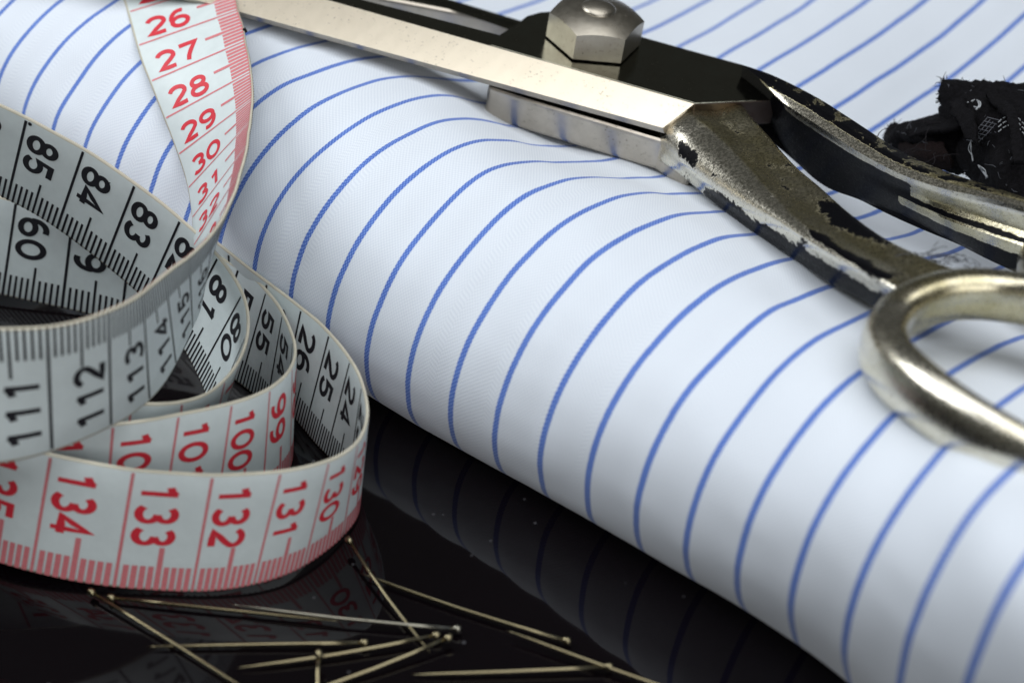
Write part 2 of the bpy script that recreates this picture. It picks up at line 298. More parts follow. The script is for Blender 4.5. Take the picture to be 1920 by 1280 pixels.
    [-2.23, 0.03, -2.43, 0.18, -2.57, 0.38, -2.64, 0.62, -2.66, 0.88, -2.65, 1.14, -2.60, 1.40, -2.52, 1.65, -2.41, 1.88, -2.26, 2.10, -2.09, 2.30, -1.89, 2.47, -1.67, 2.61, -1.43, 2.72, -1.19, 2.80, -0.93, 2.86, -0.66, 2.90, -0.38, 2.92, -0.06, 2.90, 0.28, 2.85, 0.61, 2.76, 0.93, 2.64, 1.24, 2.48, 1.53, 2.30, 1.83, 2.13, 2.13, 1.97, 2.45, 1.84, 2.78, 1.74, 3.11, 1.66, 3.45, 1.58, 3.78, 1.50, 4.15, 1.41, 4.65, 1.33, 5.35, 1.25, 6.18, 1.20, 7.04, 1.17, 7.91, 1.17, 8.77, 1.20, 9.63, 1.26, 10.50, 1.32, 11.36, 1.39, 12.22, 1.48, 13.08, 1.58, 13.94, 1.69, 14.79, 1.82, 15.65, 1.96, 16.50, 2.10],
    [-2.17, 0.03, -2.36, 0.18, -2.50, 0.38, -2.58, 0.62, -2.60, 0.88, -2.58, 1.14, -2.53, 1.40, -2.45, 1.65, -2.33, 1.88, -2.19, 2.10, -2.01, 2.29, -1.81, 2.46, -1.59, 2.60, -1.35, 2.72, -1.11, 2.81, -0.85, 2.87, -0.58, 2.90, -0.29, 2.90, 0.02, 2.88, 0.35, 2.82, 0.68, 2.71, 0.98, 2.56, 1.28, 2.38, 1.56, 2.19, 1.86, 2.01, 2.16, 1.86, 2.48, 1.75, 2.81, 1.67, 3.15, 1.61, 3.49, 1.54, 3.82, 1.46, 4.19, 1.37, 4.69, 1.28, 5.38, 1.22, 6.21, 1.18, 7.07, 1.17, 7.93, 1.17, 8.79, 1.20, 9.66, 1.26, 10.51, 1.33, 11.37, 1.41, 12.23, 1.50, 13.09, 1.61, 13.94, 1.73, 14.80, 1.86, 15.65, 2.00, 16.50, 2.14],
    [-2.10, 0.03, -2.30, 0.18, -2.44, 0.37, -2.52, 0.61, -2.54, 0.87, -2.53, 1.13, -2.48, 1.39, -2.39, 1.63, -2.27, 1.86, -2.11, 2.07, -1.94, 2.26, -1.74, 2.43, -1.52, 2.58, -1.29, 2.70, -1.05, 2.79, -0.79, 2.86, -0.53, 2.90, -0.24, 2.91, 0.07, 2.87, 0.39, 2.78, 0.70, 2.64, 1.00, 2.48, 1.29, 2.30, 1.59, 2.13, 1.89, 1.98, 2.21, 1.85, 2.53, 1.75, 2.87, 1.67, 3.20, 1.59, 3.53, 1.51, 3.86, 1.42, 4.23, 1.32, 4.72, 1.23, 5.41, 1.18, 6.24, 1.15, 7.10, 1.14, 7.96, 1.13, 8.82, 1.15, 9.68, 1.20, 10.54, 1.27, 11.39, 1.36, 12.25, 1.47, 13.10, 1.59, 13.95, 1.72, 14.80, 1.85, 15.65, 1.98, 16.50, 2.12],
    [-2.07, 0.03, -2.26, 0.18, -2.39, 0.38, -2.46, 0.62, -2.48, 0.87, -2.47, 1.13, -2.41, 1.38, -2.32, 1.62, -2.19, 1.84, -2.04, 2.05, -1.87, 2.24, -1.67, 2.41, -1.45, 2.55, -1.22, 2.67, -0.98, 2.77, -0.74, 2.85, -0.48, 2.90, -0.20, 2.91, 0.10, 2.86, 0.42, 2.75, 0.73, 2.62, 1.03, 2.46, 1.34, 2.31, 1.65, 2.16, 1.96, 2.02, 2.28, 1.90, 2.61, 1.79, 2.93, 1.69, 3.26, 1.59, 3.59, 1.48, 3.91, 1.37, 4.27, 1.26, 4.76, 1.18, 5.46, 1.11, 6.28, 1.08, 7.14, 1.06, 8.00, 1.04, 8.85, 1.03, 9.71, 1.06, 10.57, 1.13, 11.42, 1.25, 12.26, 1.38, 13.11, 1.51, 13.96, 1.65, 14.81, 1.79, 15.65, 1.93, 16.50, 2.08],
    [-2.05, 0.03, -2.22, 0.19, -2.33, 0.39, -2.40, 0.63, -2.41, 0.88, -2.40, 1.13, -2.34, 1.38, -2.25, 1.62, -2.13, 1.84, -1.98, 2.04, -1.81, 2.23, -1.61, 2.40, -1.40, 2.54, -1.18, 2.65, -0.94, 2.75, -0.71, 2.83, -0.46, 2.88, -0.18, 2.89, 0.13, 2.85, 0.45, 2.77, 0.77, 2.65, 1.09, 2.51, 1.39, 2.36, 1.70, 2.20, 2.01, 2.06, 2.32, 1.92, 2.64, 1.80, 2.97, 1.68, 3.29, 1.56, 3.61, 1.45, 3.94, 1.33, 4.29, 1.22, 4.78, 1.12, 5.48, 1.04, 6.30, 0.99, 7.16, 0.94, 8.02, 0.91, 8.87, 0.88, 9.73, 0.90, 10.58, 0.97, 11.43, 1.09, 12.28, 1.24, 13.12, 1.39, 13.97, 1.54, 14.81, 1.70, 15.66, 1.86, 16.50, 2.02],
    [-1.97, 0.03, -2.13, 0.18, -2.25, 0.38, -2.31, 0.61, -2.34, 0.86, -2.33, 1.10, -2.29, 1.34, -2.21, 1.58, -2.10, 1.80, -1.96, 2.00, -1.79, 2.18, -1.61, 2.34, -1.41, 2.49, -1.20, 2.61, -0.97, 2.70, -0.74, 2.78, -0.50, 2.83, -0.22, 2.85, 0.09, 2.83, 0.42, 2.77, 0.75, 2.69, 1.07, 2.57, 1.38, 2.43, 1.69, 2.27, 2.00, 2.12, 2.31, 1.97, 2.62, 1.83, 2.94, 1.69, 3.26, 1.57, 3.58, 1.44, 3.90, 1.31, 4.26, 1.19, 4.75, 1.08, 5.44, 0.96, 6.26, 0.88, 7.12, 0.81, 7.98, 0.77, 8.84, 0.73, 9.70, 0.73, 10.56, 0.79, 11.41, 0.90, 12.26, 1.05, 13.11, 1.20, 13.96, 1.35, 14.81, 1.51, 15.65, 1.68, 16.50, 1.84],
    [-1.83, 0.03, -2.01, 0.15, -2.14, 0.33, -2.22, 0.55, -2.26, 0.78, -2.27, 1.02, -2.24, 1.25, -2.19, 1.48, -2.10, 1.70, -1.98, 1.91, -1.83, 2.09, -1.67, 2.26, -1.48, 2.41, -1.28, 2.54, -1.07, 2.64, -0.85, 2.73, -0.62, 2.80, -0.35, 2.83, -0.04, 2.82, 0.29, 2.79, 0.63, 2.72, 0.97, 2.63, 1.29, 2.51, 1.61, 2.37, 1.92, 2.22, 2.23, 2.06, 2.54, 1.91, 2.86, 1.76, 3.18, 1.62, 3.50, 1.48, 3.82, 1.35, 4.17, 1.21, 4.65, 1.06, 5.33, 0.89, 6.15, 0.77, 7.02, 0.69, 7.89, 0.65, 8.75, 0.61, 9.62, 0.60, 10.49, 0.63, 11.35, 0.71, 12.21, 0.84, 13.07, 0.97, 13.93, 1.11, 14.79, 1.26, 15.64, 1.41, 16.50, 1.56],
    [-1.71, 0.03, -1.90, 0.14, -2.04, 0.31, -2.13, 0.52, -2.18, 0.76, -2.21, 1.00, -2.20, 1.24, -2.15, 1.48, -2.06, 1.71, -1.95, 1.92, -1.81, 2.11, -1.63, 2.29, -1.44, 2.43, -1.24, 2.56, -1.02, 2.66, -0.79, 2.74, -0.55, 2.80, -0.28, 2.82, 0.03, 2.81, 0.37, 2.77, 0.70, 2.70, 1.03, 2.61, 1.36, 2.49, 1.68, 2.35, 1.99, 2.21, 2.31, 2.07, 2.62, 1.92, 2.94, 1.78, 3.25, 1.64, 3.57, 1.50, 3.88, 1.36, 4.23, 1.21, 4.71, 1.04, 5.38, 0.86, 6.19, 0.73, 7.05, 0.67, 7.91, 0.63, 8.78, 0.59, 9.64, 0.57, 10.51, 0.59, 11.37, 0.65, 12.23, 0.74, 13.08, 0.85, 13.94, 0.98, 14.79, 1.12, 15.65, 1.27, 16.50, 1.42],
    [-1.64, 0.03, -1.83, 0.16, -1.98, 0.34, -2.08, 0.57, -2.13, 0.82, -2.15, 1.08, -2.14, 1.33, -2.09, 1.58, -2.00, 1.82, -1.87, 2.04, -1.71, 2.23, -1.53, 2.40, -1.32, 2.54, -1.08, 2.63, -0.84, 2.70, -0.59, 2.76, -0.33, 2.79, -0.05, 2.80, 0.26, 2.77, 0.59, 2.71, 0.91, 2.62, 1.24, 2.51, 1.55, 2.39, 1.87, 2.26, 2.18, 2.13, 2.50, 2.00, 2.81, 1.87, 3.13, 1.74, 3.44, 1.60, 3.76, 1.47, 4.07, 1.33, 4.41, 1.18, 4.87, 1.01, 5.53, 0.85, 6.34, 0.76, 7.19, 0.70, 8.04, 0.66, 8.89, 0.62, 9.74, 0.60, 10.59, 0.62, 11.44, 0.67, 12.29, 0.75, 13.14, 0.85, 13.98, 0.98, 14.82, 1.12, 15.66, 1.26, 16.50, 1.41],
    [-1.57, 0.03, -1.77, 0.16, -1.92, 0.35, -2.01, 0.58, -2.07, 0.83, -2.10, 1.08, -2.10, 1.33, -2.05, 1.58, -1.97, 1.83, -1.86, 2.05, -1.71, 2.25, -1.53, 2.43, -1.32, 2.56, -1.09, 2.64, -0.85, 2.70, -0.60, 2.76, -0.34, 2.80, -0.06, 2.81, 0.24, 2.78, 0.57, 2.70, 0.89, 2.60, 1.22, 2.49, 1.54, 2.38, 1.86, 2.26, 2.17, 2.14, 2.49, 2.02, 2.81, 1.90, 3.13, 1.77, 3.45, 1.65, 3.76, 1.52, 4.08, 1.39, 4.42, 1.24, 4.88, 1.08, 5.54, 0.92, 6.35, 0.81, 7.19, 0.74, 8.04, 0.68, 8.89, 0.64, 9.75, 0.63, 10.60, 0.65, 11.45, 0.70, 12.29, 0.78, 13.14, 0.88, 13.98, 1.00, 14.82, 1.14, 15.66, 1.28, 16.50, 1.42],
    [-1.50, 0.03, -1.69, 0.15, -1.84, 0.33, -1.95, 0.55, -2.02, 0.78, -2.07, 1.02, -2.08, 1.26, -2.06, 1.50, -2.01, 1.74, -1.93, 1.97, -1.82, 2.18, -1.67, 2.37, -1.48, 2.52, -1.28, 2.63, -1.06, 2.73, -0.83, 2.81, -0.59, 2.86, -0.31, 2.88, -0.01, 2.85, 0.32, 2.78, 0.66, 2.69, 0.99, 2.60, 1.32, 2.50, 1.65, 2.39, 1.98, 2.28, 2.30, 2.17, 2.62, 2.04, 2.94, 1.91, 3.26, 1.78, 3.58, 1.65, 3.90, 1.51, 4.24, 1.36, 4.71, 1.19, 5.39, 1.01, 6.20, 0.87, 7.06, 0.78, 7.92, 0.71, 8.78, 0.67, 9.64, 0.66, 10.51, 0.68, 11.37, 0.72, 12.23, 0.80, 13.09, 0.90, 13.94, 1.02, 14.80, 1.15, 15.65, 1.29, 16.50, 1.44],
    [-1.47, 0.03, -1.65, 0.16, -1.79, 0.35, -1.90, 0.56, -1.99, 0.79, -2.05, 1.02, -2.09, 1.26, -2.09, 1.50, -2.06, 1.74, -2.01, 1.98, -1.91, 2.20, -1.78, 2.40, -1.61, 2.57, -1.42, 2.71, -1.21, 2.82, -0.99, 2.90, -0.74, 2.95, -0.47, 2.97, -0.16, 2.94, 0.18, 2.88, 0.52, 2.80, 0.85, 2.72, 1.19, 2.62, 1.53, 2.53, 1.86, 2.42, 2.18, 2.30, 2.50, 2.16, 2.82, 2.01, 3.13, 1.86, 3.44, 1.71, 3.76, 1.57, 4.11, 1.41, 4.59, 1.24, 5.27, 1.05, 6.09, 0.90, 6.95, 0.81, 7.82, 0.75, 8.70, 0.71, 9.57, 0.69, 10.44, 0.70, 11.31, 0.75, 12.18, 0.82, 13.05, 0.92, 13.91, 1.03, 14.78, 1.17, 15.64, 1.31, 16.50, 1.45],
    [-1.49, 0.03, -1.65, 0.18, -1.78, 0.38, -1.88, 0.61, -1.97, 0.84, -2.05, 1.08, -2.10, 1.32, -2.12, 1.57, -2.11, 1.82, -2.07, 2.06, -2.00, 2.30, -1.89, 2.51, -1.73, 2.71, -1.55, 2.86, -1.33, 2.97, -1.09, 3.04, -0.85, 3.09, -0.58, 3.11, -0.27, 3.08, 0.07, 3.02, 0.41, 2.93, 0.75, 2.84, 1.09, 2.75, 1.42, 2.64, 1.75, 2.53, 2.08, 2.40, 2.40, 2.26, 2.72, 2.10, 3.03, 1.94, 3.34, 1.78, 3.65, 1.62, 4.01, 1.46, 4.49, 1.28, 5.17, 1.08, 6.00, 0.93, 6.87, 0.84, 7.75, 0.78, 8.63, 0.74, 9.51, 0.72, 10.39, 0.73, 11.26, 0.78, 12.14, 0.85, 13.02, 0.94, 13.89, 1.05, 14.76, 1.18, 15.63, 1.32, 16.50, 1.46],
    [-1.56, 0.03, -1.71, 0.21, -1.82, 0.42, -1.92, 0.65, -2.01, 0.88, -2.09, 1.12, -2.15, 1.36, -2.19, 1.61, -2.21, 1.86, -2.20, 2.11, -2.16, 2.36, -2.08, 2.59, -1.97, 2.80, -1.81, 2.98, -1.62, 3.12, -1.41, 3.22, -1.18, 3.29, -0.92, 3.34, -0.61, 3.32, -0.27, 3.25, 0.08, 3.16, 0.43, 3.07, 0.78, 2.98, 1.12, 2.87, 1.46, 2.76, 1.80, 2.64, 2.13, 2.50, 2.46, 2.35, 2.77, 2.17, 3.08, 1.99, 3.39, 1.81, 3.74, 1.63, 4.22, 1.42, 4.91, 1.19, 5.75, 1.00, 6.64, 0.89, 7.54, 0.82, 8.44, 0.78, 9.34, 0.75, 10.24, 0.76, 11.14, 0.80, 12.04, 0.86, 12.93, 0.95, 13.83, 1.07, 14.72, 1.20, 15.61, 1.33, 16.50, 1.47],
    [-1.70, 0.03, -1.83, 0.24, -1.94, 0.46, -2.03, 0.69, -2.12, 0.92, -2.20, 1.16, -2.26, 1.41, -2.31, 1.65, -2.35, 1.90, -2.38, 2.15, -2.39, 2.40, -2.36, 2.64, -2.31, 2.88, -2.22, 3.10, -2.10, 3.30, -1.95, 3.47, -1.75, 3.59, -1.48, 3.64, -1.16, 3.62, -0.81, 3.56, -0.44, 3.48, -0.08, 3.39, 0.28, 3.29, 0.64, 3.19, 1.00, 3.08, 1.35, 2.96, 1.70, 2.82, 2.03, 2.67, 2.36, 2.50, 2.68, 2.30, 2.99, 2.10, 3.34, 1.89, 3.82, 1.64, 4.52, 1.36, 5.37, 1.11, 6.29, 0.95, 7.21, 0.87, 8.15, 0.82, 9.08, 0.79, 10.01, 0.79, 10.94, 0.82, 11.87, 0.88, 12.80, 0.97, 13.73, 1.08, 14.65, 1.21, 15.58, 1.35, 16.50, 1.49],
    [-1.79, 0.03, -1.91, 0.26, -2.03, 0.50, -2.13, 0.74, -2.22, 0.99, -2.31, 1.24, -2.39, 1.49, -2.46, 1.74, -2.52, 2.00, -2.57, 2.25, -2.61, 2.51, -2.63, 2.76, -2.62, 3.02, -2.59, 3.28, -2.53, 3.52, -2.41, 3.73, -2.22, 3.88, -1.95, 3.94, -1.61, 3.92, -1.24, 3.86, -0.87, 3.77, -0.50, 3.67, -0.13, 3.56, 0.24, 3.45, 0.60, 3.32, 0.96, 3.19, 1.32, 3.06, 1.68, 2.91, 2.02, 2.75, 2.36, 2.57, 2.68, 2.35, 3.02, 2.12, 3.50, 1.83, 4.21, 1.50, 5.07, 1.21, 6.00, 1.01, 6.95, 0.91, 7.91, 0.85, 8.87, 0.82, 9.83, 0.81, 10.79, 0.83, 11.74, 0.89, 12.70, 0.98, 13.65, 1.08, 14.60, 1.21, 15.55, 1.35, 16.50, 1.50],
    [-1.80, 0.03, -1.94, 0.28, -2.07, 0.54, -2.18, 0.79, -2.29, 1.06, -2.39, 1.32, -2.48, 1.58, -2.57, 1.85, -2.64, 2.11, -2.71, 2.37, -2.75, 2.63, -2.78, 2.89, -2.79, 3.15, -2.77, 3.41, -2.71, 3.66, -2.60, 3.88, -2.41, 4.04, -2.13, 4.10, -1.79, 4.08, -1.41, 4.01, -1.03, 3.91, -0.66, 3.81, -0.29, 3.69, 0.08, 3.56, 0.45, 3.43, 0.82, 3.30, 1.18, 3.16, 1.54, 3.01, 1.90, 2.85, 2.24, 2.67, 2.57, 2.45, 2.91, 2.21, 3.39, 1.91, 4.10, 1.56, 4.97, 1.25, 5.91, 1.04, 6.87, 0.93, 7.84, 0.86, 8.80, 0.83, 9.77, 0.82, 10.74, 0.84, 11.70, 0.90, 12.67, 0.98, 13.63, 1.09, 14.59, 1.22, 15.54, 1.36, 16.50, 1.50],
    [-1.80, 0.03, -1.95, 0.30, -2.09, 0.56, -2.22, 0.84, -2.34, 1.11, -2.45, 1.38, -2.55, 1.66, -2.65, 1.93, -2.73, 2.19, -2.79, 2.45, -2.83, 2.71, -2.86, 2.97, -2.86, 3.23, -2.84, 3.49, -2.78, 3.73, -2.66, 3.95, -2.47, 4.10, -2.19, 4.16, -1.84, 4.13, -1.47, 4.06, -1.09, 3.96, -0.71, 3.85, -0.33, 3.73, 0.04, 3.61, 0.41, 3.47, 0.78, 3.33, 1.15, 3.19, 1.51, 3.04, 1.87, 2.88, 2.21, 2.69, 2.54, 2.48, 2.89, 2.23, 3.38, 1.93, 4.09, 1.58, 4.96, 1.26, 5.90, 1.05, 6.86, 0.93, 7.83, 0.87, 8.80, 0.83, 9.77, 0.82, 10.73, 0.84, 11.70, 0.90, 12.66, 0.98, 13.63, 1.09, 14.59, 1.22, 15.54, 1.36, 16.50, 1.50],
    [-1.81, 0.04, -1.97, 0.31, -2.12, 0.59, -2.26, 0.88, -2.39, 1.16, -2.51, 1.44, -2.63, 1.73, -2.73, 2.01, -2.82, 2.28, -2.88, 2.54, -2.92, 2.79, -2.94, 3.05, -2.94, 3.30, -2.92, 3.56, -2.85, 3.80, -2.73, 4.02, -2.53, 4.16, -2.25, 4.22, -1.90, 4.19, -1.52, 4.12, -1.14, 4.02, -0.76, 3.90, -0.38, 3.78, -0.00, 3.65, 0.37, 3.51, 0.74, 3.37, 1.11, 3.22, 1.48, 3.07, 1.84, 2.91, 2.19, 2.72, 2.52, 2.50, 2.87, 2.25, 3.36, 1.94, 4.07, 1.59, 4.95, 1.27, 5.90, 1.06, 6.86, 0.94, 7.83, 0.87, 8.79, 0.83, 9.76, 0.82, 10.73, 0.85, 11.70, 0.90, 12.66, 0.98, 13.62, 1.09, 14.58, 1.22, 15.54, 1.36, 16.50, 1.50],
    [-1.81, 0.04, -1.98, 0.33, -2.15, 0.62, -2.30, 0.92, -2.44, 1.21, -2.58, 1.51, -2.70, 1.80, -2.81, 2.09, -2.90, 2.37, -2.96, 2.63, -3.00, 2.88, -3.02, 3.13, -3.02, 3.38, -2.99, 3.63, -2.92, 3.87, -2.80, 4.08, -2.60, 4.23, -2.31, 4.28, -1.96, 4.25, -1.57, 4.17, -1.19, 4.07, -0.80, 3.95, -0.42, 3.82, -0.04, 3.69, 0.33, 3.55, 0.71, 3.41, 1.08, 3.26, 1.45, 3.10, 1.81, 2.94, 2.16, 2.75, 2.49, 2.53, 2.84, 2.27, 3.34, 1.96, 4.06, 1.61, 4.94, 1.28, 5.89, 1.06, 6.85, 0.94, 7.82, 0.88, 8.79, 0.84, 9.76, 0.83, 10.73, 0.85, 11.70, 0.90, 12.66, 0.98, 13.62, 1.09, 14.58, 1.22, 15.54, 1.36, 16.50, 1.50],
    [-1.81, 0.04, -2.00, 0.34, -2.18, 0.65, -2.34, 0.96, -2.50, 1.26, -2.64, 1.57, -2.77, 1.87, -2.89, 2.17, -2.99, 2.45, -3.05, 2.71, -3.08, 2.96, -3.10, 3.21, -3.09, 3.46, -3.06, 3.70, -2.99, 3.94, -2.86, 4.15, -2.66, 4.29, -2.37, 4.34, -2.02, 4.30, -1.63, 4.22, -1.24, 4.12, -0.85, 4.00, -0.47, 3.87, -0.09, 3.73, 0.29, 3.59, 0.67, 3.45, 1.04, 3.29, 1.41, 3.13, 1.78, 2.96, 2.13, 2.77, 2.47, 2.55, 2.82, 2.30, 3.32, 1.98, 4.04, 1.62, 4.93, 1.29, 5.88, 1.07, 6.85, 0.95, 7.82, 0.88, 8.79, 0.84, 9.76, 0.83, 10.73, 0.85, 11.69, 0.90, 12.66, 0.99, 13.62, 1.09, 14.58, 1.22, 15.54, 1.36, 16.50, 1.50],
    [-1.81, 0.04, -2.01, 0.36, -2.21, 0.68, -2.38, 1.00, -2.55, 1.32, -2.70, 1.63, -2.85, 1.95, -2.97, 2.25, -3.07, 2.54, -3.14, 2.80, -3.17, 3.04, -3.18, 3.29, -3.17, 3.53, -3.14, 3.78, -3.06, 4.01, -2.93, 4.22, -2.72, 4.35, -2.43, 4.40, -2.07, 4.36, -1.68, 4.28, -1.29, 4.17, -0.90, 4.05, -0.51, 3.92, -0.13, 3.78, 0.25, 3.63, 0.63, 3.48, 1.01, 3.33, 1.38, 3.17, 1.75, 2.99, 2.10, 2.80, 2.44, 2.58, 2.80, 2.32, 3.30, 2.00, 4.03, 1.63, 4.92, 1.30, 5.87, 1.08, 6.84, 0.95, 7.81, 0.89, 8.78, 0.84, 9.76, 0.83, 10.72, 0.85, 11.69, 0.91, 12.66, 0.99, 13.62, 1.09, 14.58, 1.22, 15.54, 1.36, 16.50, 1.50],
]
